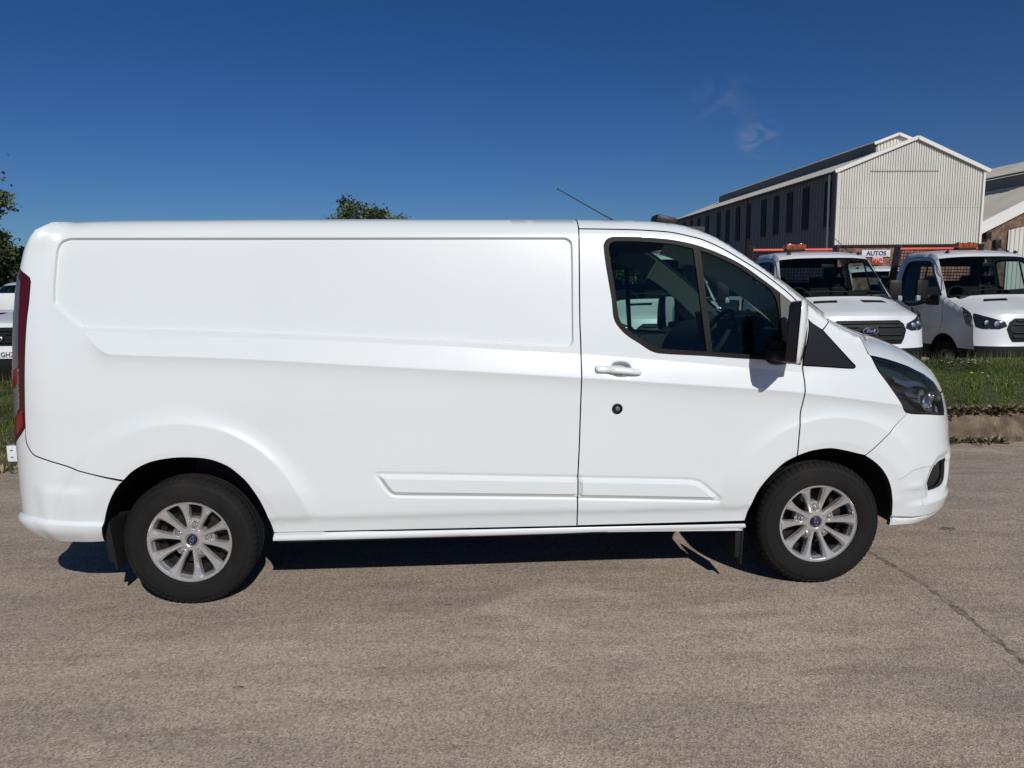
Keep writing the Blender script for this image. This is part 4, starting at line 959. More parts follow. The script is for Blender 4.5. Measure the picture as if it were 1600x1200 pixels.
# loose grit
mb = MB()
for k in range(1500):
    y = rng.uniform(-3.0, 2.6) if k > 350 else rng.uniform(2.2, 3.3); x = 1.4+rng.uniform(-1, 1)*(3.9+y)*.85+(0 if y < 0 else .0)
    if -.2 < y < 2.1 and -.6 < x < 4.1: continue
    s = rng.uniform(.0015, .0045)*(1.6 if rng.rand() < .08 else 1)
    V = [(x+s*a, y+s*b, max(0.0, s*c_+s*.3)) for a, b, c_ in ((1, 0, 0), (0, 1, 0), (-1, 0, 0), (0, -1, 0), (.1, .1, .8))]
    mb.add(V, [(0, 1, 4), (1, 2, 4), (2, 3, 4), (3, 0, 4)], int(rng.randint(3)))
tag(mb.build('grit', [mat('grit_pale', (.42, .39, .35), .9), mat('grit_dark', (.09, .085, .08), .9), mat('grit_mid', (.25, .22, .19), .9)], sharp=None), label='loose grit scattered over the tarmac', kind='stuff')
# ------------------------------------------------------------------ kerb and grass bank
M_conc = mat('dirty_kerb', (.235, .175, .115), .95, noise=(7, (.10, .075, .05), .38, .64), bump=(45, .03))
M_soil = mat('bank_soil', (.050, .055, .022), 1, noise=(8, (.075, .078, .032), .4, .65), bump=(50, .02))
def bank_y(x): return 3.33-.012*(x-6)+.0 if x > 1 else 3.33+.06-(1-x)*.075+0*x
def bank_z(x, s):
    """s: 0 at the foot, 1 at the crest (2.8 m back), 1.3 at the far foot"""
    k = float(sst((x+1.0)/3.5)); crest = .46+.03*k+.015*math.sin(x*.9)+.01*math.sin(x*2.3+1)
    prof = np.interp(s, [0, .03, .07, .35, 1, 1.12, 1.3], [0, .15*k+.03, .20*k+.09, .26*k+.20, crest+.0*k, crest-.05, -.2])
    return float(prof)
xs = np.arange(-16, 26.01, .12); ss = [0, .015, .03, .045, .06, .08, .12, .2, .3, .45, .6, .75, .9, 1, 1.06, 1.12, 1.2, 1.3]
V = []; F = []; MI = []
for x in xs:
    for s in ss:
        z = bank_z(x, s); jit = 0 if s > 1.1 else (.012*math.sin(x*17+s*40)+.01*rng.uniform(-1, 1))
        V.append((x, bank_y(x)+s*2.75+(jit if s < .1 else 0), z+(jit if s > 0 else -.01)))
n = len(ss)
for i in range(len(xs)-1):
    for j in range(n-1):
        F.append((i*n+j, (i+1)*n+j, (i+1)*n+j+1, i*n+j+1)); MI.append(0 if (ss[j] < .06 and xs[i] > 1.5) else 1)
mb = MB(); mb.v = V; mb.f = [list(f) for f in F]; mb.m = MI; mb.sm = [True]*len(F)
tag(mb.build('grass_bank', [M_conc, M_soil], sharp=None), kind='structure')
GR = [mat('grass_a', (.082, .120, .024), .7, spec=.2), mat('grass_b', (.125, .158, .038), .7, spec=.2), mat('grass_c', (.040, .066, .014), .7, spec=.2), mat('grass_dry', (.26, .22, .11), .7)]
mb = MB(); cnt = 0
V = []; F = []; MI = []
def blade(x, y, z, h_, w_, mi, lean=.5):
    a = rng.uniform(0, 2*math.pi); dx, dy = math.cos(a)*w_, math.sin(a)*w_; b = rng.uniform(0, 2*math.pi); l_ = rng.uniform(0, lean)*h_
    n0 = len(V); V.extend([(x-dx, y-dy, z-.01), (x+dx, y+dy, z-.01), (x+l_*math.cos(b), y+l_*math.sin(b), z+h_)]); F.append((n0, n0+1, n0+2)); MI.append(mi)
def visx(y): # widest x range in view at depth y
    return (1.46-.66*(y+3.7), 1.46+.84*(y+3.7))
for k in range(360000):
    s = rng.uniform(.055, 1.12)**1.0; x = rng.uniform(-6.2, 12.0)
    if -1.9 < x < 4.2 and rng.rand() < .9: continue
    y = bank_y(x)+s*2.75; lo, hi = visx(y)
    if not (lo-1.1 < x < hi+.7): continue
    pt = math.sin(x*2.1+y*1.3)+math.sin(x*5.3-y*3.1)*.6
    kk = sst((x+1.0)/3.5)
    dry = s < (.13 if kk > .5 else .30) and rng.rand() < (.75 if s < .10 else .4)
    mi = 3 if dry or rng.rand() < .05 else (1 if pt+rng.uniform(-.9, .9) > .35 else (2 if pt < -.7 else 0))
    hh = rng.uniform(.012, .032)*(1.5 if s > .9 else 1); blade(x, y, bank_z(x, s), hh, rng.uniform(.0035, .007), mi, .9)
for k in range(2600):       # tall seed stalks on the crest
    x = rng.uniform(-5.2, 11.5); s = rng.uniform(.86, 1.12); y = bank_y(x)+s*2.75
    if -1.9 < x < 4.2: continue
    blade(x, y, bank_z(x, s), rng.uniform(.07, .20), .0022, 3 if rng.rand() < .65 else 1, .35)
me = bpy.data.meshes.new('grass'); me.from_pydata(V, [], F)
for q in GR: me.materials.append(q)
me.polygons.foreach_set('material_index', MI); me.update(); tag(link('grass', me), label='short green grass on the bank with dry stalks along its crest', kind='stuff')
# weeds in the gutter at the foot of the kerb
V = []; F = []; MI = []
for k in range(520):
    x = rng.uniform(4.6, 10.5) if k < 380 else rng.uniform(-4.2, -1.6); y0 = bank_y(x)+.02-abs(rng.normal(0, .06))
    if math.sin(x*3.3)+math.sin(x*7.7+2) < -1.3 and k < 380: continue
    for j in range(rng.randint(6, 15)):
        a = rng.uniform(0, 2*math.pi); l_ = rng.uniform(.02, .075); w_ = l_*.22; up = rng.uniform(.2, 1.1); cx, cy = math.cos(a), math.sin(a); xx = x+rng.uniform(-.03, .03); yy = y0+rng.uniform(-.03, .03)
        n0 = len(V); V.extend([(xx, yy, .004), (xx+cx*l_*.5-cy*w_, yy+cy*l_*.5+cx*w_, l_*up*.6+.004), (xx+cx*l_, yy+cy*l_, l_*up+.004), (xx+cx*l_*.5+cy*w_, yy+cy*l_*.5-cx*w_, l_*up*.6+.004)])
        F.append((n0, n0+1, n0+2, n0+3)); MI.append(int(rng.choice([0, 1, 2, 2])))
for k in range(1500):      # ragged roots and dead leaves where the turf overhangs the kerb
    x = rng.uniform(4.6, 10.8); s = .060+rng.normal(0, .008)+.010*math.sin(x*4)+.006*math.sin(x*11); y0 = bank_y(x)+s*2.75; zz = bank_z(x, s)+.004
    for j in range(3):
        a = rng.uniform(0, 2*math.pi); l_ = rng.uniform(.02, .07); w_ = l_*.3; cx, cy = math.cos(a), math.sin(a); up = rng.uniform(-.4, .7); n0 = len(V)
        V.extend([(x, y0, zz), (x+cx*l_*.5-cy*w_, y0+cy*l_*.5+cx*w_, zz+l_*up*.5), (x+cx*l_, y0+cy*l_, zz+l_*up), (x+cx*l_*.5+cy*w_, y0+cy*l_*.5-cx*w_, zz+l_*up*.5)])
        F.append((n0, n0+1, n0+2, n0+3)); MI.append(int(rng.choice([1, 1, 3, 2])))
me = bpy.data.meshes.new('weeds'); me.from_pydata(V, [], F)
for q in (mat('weed_green', (.07, .085, .03), .7), mat('weed_brown', (.11, .075, .045), .8), mat('weed_straw', (.30, .25, .15), .8), mat('root_dark', (.03, .02, .013), .9)): me.materials.append(q)
me.polygons.foreach_set('material_index', MI); me.update(); tag(link('weeds', me), label='dry weeds and dirt along the foot of the kerb', kind='stuff')
# daisies and a dandelion
M_pet = mat('daisy_white', (.75, .75, .70), .7); M_yel = mat('dandelion_yellow', (.75, .42, .01), .7)
def daisy_cluster(x, y, n_, sx, sy):
    mb = MB()
    for k in range(n_):
        xx, yy = x+rng.normal(0, sx), y+rng.normal(0, sy); s = (yy-bank_y(xx))/2.75; z = bank_z(xx, s)+.05; rr = rng.uniform(.009, .016)
        V = [(xx, yy, z+.004)]+[(xx+rr*math.cos(a)*(1 if i % 2 else .6), yy+rr*math.sin(a)*(1 if i % 2 else .6), z) for i, a in enumerate(np.linspace(0, 2*math.pi, 12, endpoint=False))]
        mb.add(V, [(0, 1+i, 1+(i+1) % 12) for i in range(12)], 0)
    o_ = mb.build('daisies', M_pet, sharp=None); tag(o_, label='small white daisies scattered in the grass bank', kind='stuff')
mbs = [(7.95, 5.6, 16, .14, .15), (8.7, 5.35, 8, .2, .12), (8.35, 4.9, 3, .3, .2), (7.5, 4.9, 2, .3, .3)]
mb0 = None
for a in mbs[:1]: pass
mb = MB()
for (x, y, n_, sx, sy) in mbs:
    for k in range(n_):
        xx, yy = x+rng.normal(0, sx), y+rng.normal(0, sy); s = (yy-bank_y(xx))/2.75; z = bank_z(xx, s)+.055; rr = rng.uniform(.010, .018)
        V = [(xx, yy, z+.004)]+[(xx+rr*math.cos(a)*(1 if i % 2 else .6), yy+rr*math.sin(a)*(1 if i % 2 else .6), z) for i, a in enumerate(np.linspace(0, 2*math.pi, 12, endpoint=False))]
        mb.add(V, [(0, 1+i, 1+(i+1) % 12) for i in range(12)], 0)
tag(mb.build('daisies', M_pet, sharp=None), label='small white daisies scattered in the grass bank', kind='stuff')
mb = MB(); xx, yy = 7.28, 4.62; z = bank_z(xx, (yy-bank_y(xx))/2.75)
mb.tube([(xx, yy, z), (xx+.01, yy, z+.06)], .003, 6, 1); mb.lathe([(.0001, .012), (.015, .010), (.022, 0), (.008, -.008)], 14, 0, axis='Z', c=(xx+.01, yy, z+.065))
tag(mb.build('dandelion', [M_yel, GR[0]], sharp=None), label='single yellow dandelion flower in the grass bank right of the van', cat='flower')
# ------------------------------------------------------------------ buildings
def cladding(name, col, dirt, rough=.55): return mat(name, col, rough, 0, 0, .4, noise=(.35, dirt, .42, .75))
M_clad = cladding('cream_cladding', (.62, .61, .55), (.54, .53, .47)); M_cladside = cladding('shade_grey_cladding', (.13, .135, .145), (.11, .115, .125))  # side cladding coloured darker and greyer to carry the wall's shade
M_roof = cladding('roof_sheet', (.90, .82, .66), (.76, .68, .54)); M_flash = mat('white_flashing', (.72, .71, .68), .5); M_win = mat('window_dark', (.010, .011, .013), .6, spec=.15)
def brick_mat(name, c1, c2, sc):
    m = bpy.data.materials.new(name); m.use_nodes = True; nt = m.node_tree; p = nt.nodes['Principled BSDF']; p.inputs['Roughness'].default_value = .9
    t = nt.nodes.new('ShaderNodeTexCoord'); mp = nt.nodes.new('ShaderNodeMapping'); mp.inputs['Rotation'].default_value = (R(90), 0, 0); nt.links.new(t.outputs['Object'], mp.inputs[0])
    b = nt.nodes.new('ShaderNodeTexBrick'); b.inputs['Scale'].default_value = sc; b.inputs['Color1'].default_value = (*c1, 1); b.inputs['Color2'].default_value = (*c2, 1); b.inputs['Mortar'].default_value = (.24, .20, .17, 1); b.inputs['Mortar Size'].default_value = .02; b.inputs['Brick Width'].default_value = .5; b.inputs['Row Height'].default_value = .17
    nt.links.new(mp.outputs[0], b.inputs['Vector']); n = nt.nodes.new('ShaderNodeTexNoise'); n.inputs['Scale'].default_value = 2.2; n.inputs['Detail'].default_value = 8; nt.links.new(t.outputs['Object'], n.inputs['Vector'])
    rr = nt.nodes.new('ShaderNodeMapRange'); rr.inputs['From Min'].default_value = .4; rr.inputs['From Max'].default_value = .65; rr.inputs['To Min'].default_value = .55; rr.inputs['To Max'].default_value = 1.15; nt.links.new(n.outputs['Fac'], rr.inputs['Value'])
    mx = nt.nodes.new('ShaderNodeMixRGB'); mx.blend_type = 'MULTIPLY'; mx.inputs[0].default_value = 1; nt.links.new(b.outputs['Color'], mx.inputs[1]); nt.links.new(rr.outputs[0], mx.inputs[2]); nt.links.new(mx.outputs[0], p.inputs['Base Color']); return m
M_brick = brick_mat('red_brick', (.30, .12, .075), (.20, .085, .055), 2.2); M_brick2 = brick_mat('dark_brick', (.21, .10, .065), (.13, .07, .05), 2.2)
def ribbed(x0, x1, zlo, ztop, y, pitch=.30, dp=.055, axis='x', const=0.0, mi=0):
    """Trapezoid ribs; zlo and ztop are functions of the run."""
    mb = MB(); n = int(abs(x1-x0)/pitch); p = (x1-x0)/n; prev = None
    V = []; F = []
    for k in range(n):
        for f, dd in ((0, 0), (.30, 0), (.42, dp), (.88, dp)):
            q = x0+(k+f)*p; V += [(q, y-dd, zlo(q)), (q, y-dd, ztop(q))]
    V += [(x1, y, zlo(x1)), (x1, y, ztop(x1))]
    F = [(2*i, 2*i+2, 2*i+3, 2*i+1) for i in range(len(V)//2-1)]
    if axis == 'y': V = [(const+b-y, a, c_) for a, b, c_ in V]
    mb.add(V, F, mi); return mb
CX, CY = 1.46, -3.69
wx0, wx1, wy, wyb = CX+27.3, CX+38.45, CY+55, CY+98.5; eave, ridge = 9.66, 11.88; rx = CX+33.1; base_z = 4.15; GZ = -.15
ware = empty('warehouse', ((wx0+wx1)/2, wy, GZ)); ware_inv = Matrix.Translation(-Vector(ware.location))
tag(ware, 'large cream corrugated metal warehouse with a brick base and tall dark slit windows', 'warehouse')
def wb(mb, name, mtl, root, parent=None, sharp=30):
    mb.v = [tuple(Vector(v)-Vector(root.location)) for v in mb.v]; return mb.build(name, mtl, parent or root, sharp)
gab = lambda x: eave+(ridge-eave)*(1-abs(x-rx)/(rx-wx0 if x < rx else wx1-rx))
gw = wb(ribbed(wx0, wx1, lambda x: base_z, gab, wy, .19, .065), 'gable_cladding', M_clad, ware)
mb = MB(); mb.box(((wx0+wx1)/2, wy+.12, (base_z+GZ)/2), (wx1-wx0, .2, base_z-GZ)); wb(mb, 'brick_base', M_brick, ware)
mb = MB(); mb.box(((wx0+wx1)/2, wy-.10, base_z-.06), (wx1-wx0+.1, .14, .10)); wb(mb, 'cladding_sill', M_black, ware)
sidecl = wb(ribbed(wy, wyb, lambda q: 1.6, lambda q: eave-.05, wx0, .55, .05, axis='y', const=wx0), 'side_cladding', M_cladside, ware)
mb = MB(); mb.box((wx0+.12, (wy+wyb)/2, .72), (.2, wyb-wy, 1.75)); wb(mb, 'side_base', M_brick, ware)
mb = MB(); mb.box((wx1, (wy+wyb)/2, 4.7), (.12, wyb-wy, 9.7)); mb.box(((wx0+wx1)/2, wyb, 4.7), (wx1-wx0, .12, 9.7)); wb(mb, 'rear_wall', M_clad, ware)
mb = MB(); ov = .35
for a, b in (((wx0-ov, eave-.16), (rx, ridge+.05)), ((rx, ridge+.05), (wx1+ov, eave-.16))):
    n_ = int((wyb-wy)/.5)
    for (z_, fl) in ((0, 1),):
        V = []; ycur = wy-.25
        k = 0
        while ycur < wyb+.2:
            dz = .04 if k % 2 else 0; V += [(a[0], ycur, a[1]+dz), (b[0], ycur, b[1]+dz)]; ycur += .34; k += 1
        mb.add(V, [(2*i, 2*i+1, 2*i+3, 2*i+2) for i in range(len(V)//2-1)], 0)
wb(mb, 'roof', M_roof, ware)
for a, b in (((wx0-ov, eave-.14), (rx, ridge+.07)), ((wx1+ov, eave-.14), (rx, ridge+.07))):
    L_ = math.hypot(b[0]-a[0], b[1]-a[1]); an = math.atan2(b[1]-a[1], b[0]-a[0]); mb = MB(); mb.box(((a[0]+b[0])/2, wy-.22, (a[1]+b[1])/2-.05), (L_, .12, .26), ry=-an); wb(mb, 'verge_trim', M_flash, ware)
mb = MB(); mb.box((wx0-.03, wy-.06, (eave+base_z)/2), (.14, .16, eave-base_z)); wb(mb, 'corner_trim', M_clad, ware)
mb = MB(); mb.box((wx1+.0, wy-.06, (eave+base_z)/2), (.16, .16, eave-base_z)); wb(mb, 'corner_trim', M_flash, ware)
mb = MB(); mb.tube([(wx0-.22, wy+.9, eave-.2), (wx0-.12, wy+.9, .2)], .085, 8); wb(mb, 'downpipe', M_flash, ware)
for q in (18.0, 36.5):
    mb = MB(); mb.tube([(wx0-.12, wy+q, eave-.25), (wx0-.12, wy+q, .2)], .07, 8); wb(mb, 'downpipe', M_cladside, ware)
mb = MB(); mb.box((wx0-ov-.03, (wy+wyb)/2, eave-.25), (.16, wyb-wy+.4, .14)); wb(mb, 'gutter', M_black, ware)
for q in (56.3, 60.1, 63.1, 65.9, 68.8, 72.7, 75.5, 78.5, 81.4, 85.4, 88.5, 91.6, 94.6):
    mb = MB(); mb.box((wx0-.075, CY+q, 7.3), (.05, .95, 3.3)); w_ = wb(mb, 'window', M_win, ware)
    mb = MB(); mb.box((wx0-.11, CY+q, 5.6), (.08, 1.1, .10)); mb.box((wx0-.085, CY+q-.50, 7.3), (.06, .05, 3.3)); mb.box((wx0-.085, CY+q+.50, 7.3), (.06, .05, 3.3)); mb.box((wx0-.105, CY+q, 7.3), (.02, .05, 3.3)); mb.v = [tuple(Vector(v)-Vector(ware.location)) for v in mb.v]; mb.build('frame', M_black, w_)
mb = MB(); mb.box((wx0+5.0, wy-.07, 9.50), (5.2, .03, .045)); wb(mb, 'sheet_lap', M_cladside, ware)
mb = MB(); mb.box(((wx0+wx1)/2, wy-.066, 6.9), (wx1-wx0-.2, .012, .03)); wb(mb, 'sheet_lap', M_clad, ware)
# monitor along the ridge
mx0, mx1, my0, my1 = rx-1.62, rx+1.62, wy+2.6, CY+94
mb = MB(); mb.box((mx0, (my0+my1)/2, 11.6), (.08, my1-my0, 1.0)); mb.box((mx1, (my0+my1)/2, 11.6), (.08, my1-my0, 1.0)); mon = wb(mb, 'ridge_monitor', M_cladside, ware)
mg = lambda x: 12.02+.62*(1-abs(x-rx)/1.62)
wb(ribbed(mx0, mx1, lambda x: 11.0, mg, my0, .235, .06), 'monitor_gable', M_clad, ware)
mb = MB(); mb.quad((mx0-.3, my0-.3, 11.96), (rx, my0-.3, 12.69), (rx, my1+.3, 12.69), (mx0-.3, my1+.3, 11.96)); mb.quad((rx, my0-.3, 12.69), (mx1+.3, my0-.3, 11.96), (mx1+.3, my1+.3, 11.96), (rx, my1+.3, 12.69))
wb(mb, 'monitor_roof', M_roof, ware)
for a, b in (((mx0-.3, 11.94), (rx, 12.67)), ((mx1+.3, 11.94), (rx, 12.67))):
    L_ = math.hypot(b[0]-a[0], b[1]-a[1]); an = math.atan2(b[1]-a[1], b[0]-a[0]); mb = MB(); mb.box(((a[0]+b[0])/2, my0-.3, (a[1]+b[1])/2-.04), (L_, .10, .20), ry=-an); wb(mb, 'verge_trim', M_flash, ware)
# sign on the brick base
sx, sz, sy = CX+30.45, 3.42, wy-.06
sg = empty('shop_sign', (sx, sy, sz)); tag(sg, 'white shop sign with blue and red lettering on the brick base of the warehouse', 'sign')
mb = MB(); mb.box((0, 0, .08), (2.2, .06, .52), bev=.01); mb.build('sign_board', mat('sign_white', (.62, .62, .62), .5), sg)
mb = MB(); mb.box((.15, -.005, -.40), (.80, .06, .42), bev=.01); mb.build('sign_board', mat('sign_pink', (.72, .42, .42), .5), sg)
t_ = link('lettering', text_mesh('AUTOS', .46, mat('sign_blue', (.01, .045, .22), .5), extrude=.01, bold=.012, xscale=1.02), sg); t_.rotation_euler = (R(90), 0, 0); t_.location = (.02, -.045, .07)
t_ = link('lettering', text_mesh('SALES', .30, mat('sign_red', (.60, .012, .02), .5), extrude=.01, bold=.008, xscale=.95), sg); t_.rotation_euler = (R(90), 0, 0); t_.location = (.15, -.05, -.40)
# brick building on the right
by, byb = CY+60, CY+125; ex = CX+41.0; rxx = CX+54.5; sl_ = .49; ez = 1.64+4.32-.49*1.2
bb = empty('brick_building', (rxx, by, GZ)); tag(bb, 'dark brick gabled building with a pale sheet roof at the right edge', 'building')
topz = lambda x: ez+sl_*(x-ex) if x < rxx else ez+sl_*(2*rxx-ex-x)
x3 = 2*rxx-ex
V = [(ex, by, GZ), (x3, by, GZ), (x3, by, ez), (rxx, by, topz(rxx)), (ex, by, ez)]
mb = MB(); mb.add(V+[(a, by+.4, c_) for a, _, c_ in V], [(0, 1, 2, 3, 4), (5, 9, 8, 7, 6), (0, 4, 9, 5), (1, 6, 7, 2)]); wb(mb, 'gable_wall', M_brick2, bb)
mb = MB(); mb.box((ex+.1, (by+byb)/2, (ez+GZ)/2), (.2, byb-by, ez-GZ)); wb(mb, 'side_wall', M_brick2, bb)
mb = MB()
for a, b in (((ex-.5, ez-.2), (rxx, topz(rxx)+.08)), ((rxx, topz(rxx)+.08), (x3+.5, ez-.2))):
    V = []; ycur = by-.2; k = 0
    while ycur < byb: dz = .05 if k % 2 else 0; V += [(a[0], ycur, a[1]+dz+.1), (b[0], ycur, b[1]+dz+.1)]; ycur += .5; k += 1
    mb.add(V, [(2*i, 2*i+1, 2*i+3, 2*i+2) for i in range(len(V)//2-1)], 0)
wb(mb, 'roof', M_roof, bb)
an = math.atan(sl_); Ln = math.hypot(rxx-ex, topz(rxx)-ez)+.6
for (dz, wd, hh, mt) in ((-.05, .18, .55, M_flash), (-.50, .10, .42, M_flash)):
    mb = MB(); mb.box(((ex+rxx)/2-.2, by-.25+dz*.1, (ez+topz(rxx))/2+dz-.02), (Ln, wd, hh), ry=-an); wb(mb, 'barge_board', mt, bb)
mb = MB(); mb.box((rxx-5.0, CY+95, 1.64+8.15+.55), (.1, 62, 1.3)); wb(mb, 'monitor_wall', M_cladside, bb)
mb = MB(); mb.box((rxx-5.05, CY+95, 1.64+7.95), (.16, 62, .22)); wb(mb, 'monitor_flashing', M_flash, bb)
mb = MB(); mb.quad((rxx-5.4, CY+64, 1.64+9.05), (rxx, CY+64, 1.64+11.2), (rxx, CY+126, 1.64+11.2), (rxx-5.4, CY+126, 1.64+9.05)); wb(mb, 'monitor_roof', M_roof, bb)
# arched sheet door
dx0, dx1 = CX+44.35, CX+48.6
wb(ribbed(dx0, dx1, lambda x: GZ, lambda x: 5.45+.35*math.sin(math.pi*min(1, max(0, (x-dx0)/(dx1-dx0)))), by-.12, .36, .07), 'sheet_door', M_clad, bb)
mb = MB(); mb.box((CX+42.5, by-.25, 5.05), (.45, .3, .55), bev=.05); mb.tube([(CX+42.5, by-.2, 5.3), (CX+42.5, by, 5.5)], .06, 6); wb(mb, 'flood_light', M_black, bb)
mb = MB(); mb.box((CX+43.4, by-.2, 4.35), (.5, .3, .7), bev=.04); wb(mb, 'wall_box', M_black, bb)
# ------------------------------------------------------------------ trees
LV = [mat('leaf_a', (.050, .078, .022), .6), mat('leaf_b', (.085, .115, .035), .6), mat('leaf_c', (.028, .045, .016), .7)]
M_bark = mat('bark', (.10, .085, .07), .9, bump=(20, .02))
def tree(x, y, h_, crown_r, label, seed, n_leaf=9000, cz=.62, flat=.9, leaf=.10, dens=1.0, cat='tree', spread=1.0):
    rg = np.random.RandomState(seed); root = empty('broadleaf_tree', (x, y, GZ)); tag(root, label, cat)
    mb = MB(); tips = []
    mb.tube([(0, 0, 0), (.1, .05, h_*.25), (.0, 0, h_*.45), (.1, .1, h_*.7)], [h_*.035, h_*.026, h_*.020, h_*.008], 8)
    for k in range(26):
        a = rg.uniform(0, 2*math.pi); z0 = h_*rg.uniform(.28, .68); el = rg.uniform(.25, 1.2); ln = crown_r*rg.uniform(.6, 1.0)*spread
        p0 = Vector((0, 0, z0)); dr = Vector((math.cos(a)*math.cos(el), math.sin(a)*math.cos(el), math.sin(el)))
        p1 = p0+dr*ln*.5+Vector((0, 0, .05*ln)); p2 = p0+dr*ln; p2.z = min(p2.z, h_*.97)
        mb.tube([p0, p1, p2], [h_*.010, h_*.006, h_*.002], 5)
        for j in range(5):
            b = Vector(rg.normal(0, 1, 3)).normalized(); q = p1.lerp(p2, rg.uniform(.2, 1))+b*crown_r*rg.uniform(.12, .34); mb.tube([p1.lerp(p2, .5), q], [h_*.003, h_*.001], 4); tips.append(q)
        tips.append(p2)
    mb.build('trunk', M_bark, root)
    T = np.array([tuple(t) for t in tips]); per = max(1, int(n_leaf*dens/len(T))); N = len(T)*per
    c = np.repeat(T, per, axis=0)+rg.normal(0, 1, (N, 3))*crown_r*.085*np.array([1, 1, .7])
    a = rg.normal(0, 1, (N, 3)); a /= np.linalg.norm(a, axis=1)[:, None]; b = np.cross(a, rg.normal(0, 1, (N, 3))); b /= np.linalg.norm(b, axis=1)[:, None]+1e-9
    s = rg.uniform(.5, 1.2, (N, 1))*leaf; V = np.stack([c-a*s, c+b*s*.55, c+a*s, c-b*s*.55], 1).reshape(-1, 3)
    me = bpy.data.meshes.new('crown'); me.from_pydata(V.tolist(), [], [(4*i, 4*i+1, 4*i+2, 4*i+3) for i in range(N)])
    for q in LV: me.materials.append(q)
    clump = np.repeat(rg.choice([0, 1, 2], len(T), p=[.45, .35, .2]), per); me.polygons.foreach_set('material_index', np.where(rg.rand(N) < .3, rg.randint(0, 3, N), clump).astype(np.int32)); me.update(); link('crown', me, root)
    return root
tree(CX-.700*34, CY+34, 7.7, 3.6, 'tall loose spring tree at the left edge of the photo', 3, 24000, leaf=.12)
tree(CX-.65*52, CY+52, 5.2, 3.2, 'darker bushy tree behind the left parked van', 5, 16000, leaf=.15)
tree(CX-.139*62, CY+62, 7.8, 4.3, 'broad treetop showing above the middle of the van roof', 11, 19000, leaf=.17)
tree(CX-.103*64, CY+64, 8.35, 2.7, 'small round treetop just right of the broad treetop above the van roof', 14, 11000, leaf=.16)
# far tree line that closes the yard
mb = MB(); V = []; F = []; MI = []
for k in range(16000):
    x = rng.uniform(-190, 150); y = 165+rng.uniform(-3, 3); top = 6.0+1.6*math.sin(x*.11)+1.1*math.sin(x*.31+1)+.7*math.sin(x*.9); z = rng.uniform(-.1, max(top, 1)); s = rng.uniform(.5, 1.3)
    a = Vector(rng.normal(0, 1, 3)).normalized()*s; b = Vector(rng.normal(0, 1, 3)).normalized()*s*.7; c_ = Vector((x, y, z)); n0 = len(V)
    V.extend([tuple(c_-a), tuple(c_+b), tuple(c_+a), tuple(c_-b)]); F.append((n0, n0+1, n0+2, n0+3)); MI.append(int(rng.choice([0, 2, 2, 1])))
me = bpy.data.meshes.new('tree_line'); me.from_pydata(V, [], F)
for q in LV: me.materials.append(q)
me.polygons.foreach_set('material_index', MI); me.update(); tag(link('tree_line', me), label='far line of trees beyond the yard', kind='stuff')
# hedge
mb = MB(); V = []; F = []; MI = []
for k in range(15000):
    x = rng.uniform(-34, -14); y = 34+rng.uniform(-1.2, 1.2); z = rng.uniform(-.1, 3.25+.35*math.sin(x*1.1)+.25*math.sin(x*2.7)); s = rng.uniform(.10, .26)
    a = Vector(rng.normal(0, 1, 3)).normalized()*s; b = Vector(rng.normal(0, 1, 3)).normalized()*s*.6; c_ = Vector((x, y, z)); n0 = len(V)
    V.extend([tuple(c_-a), tuple(c_+b), tuple(c_+a), tuple(c_-b)]); F.append((n0, n0+1, n0+2, n0+3)); MI.append(int(rng.choice([0, 2, 2, 1])))
me = bpy.data.meshes.new('hedge'); me.from_pydata(V, [], F)
for q in LV: me.materials.append(q)
me.polygons.foreach_set('material_index', MI); me.update(); tag(link('hedge', me), label='dark green hedge behind the parked van at the left edge', cat='hedge')
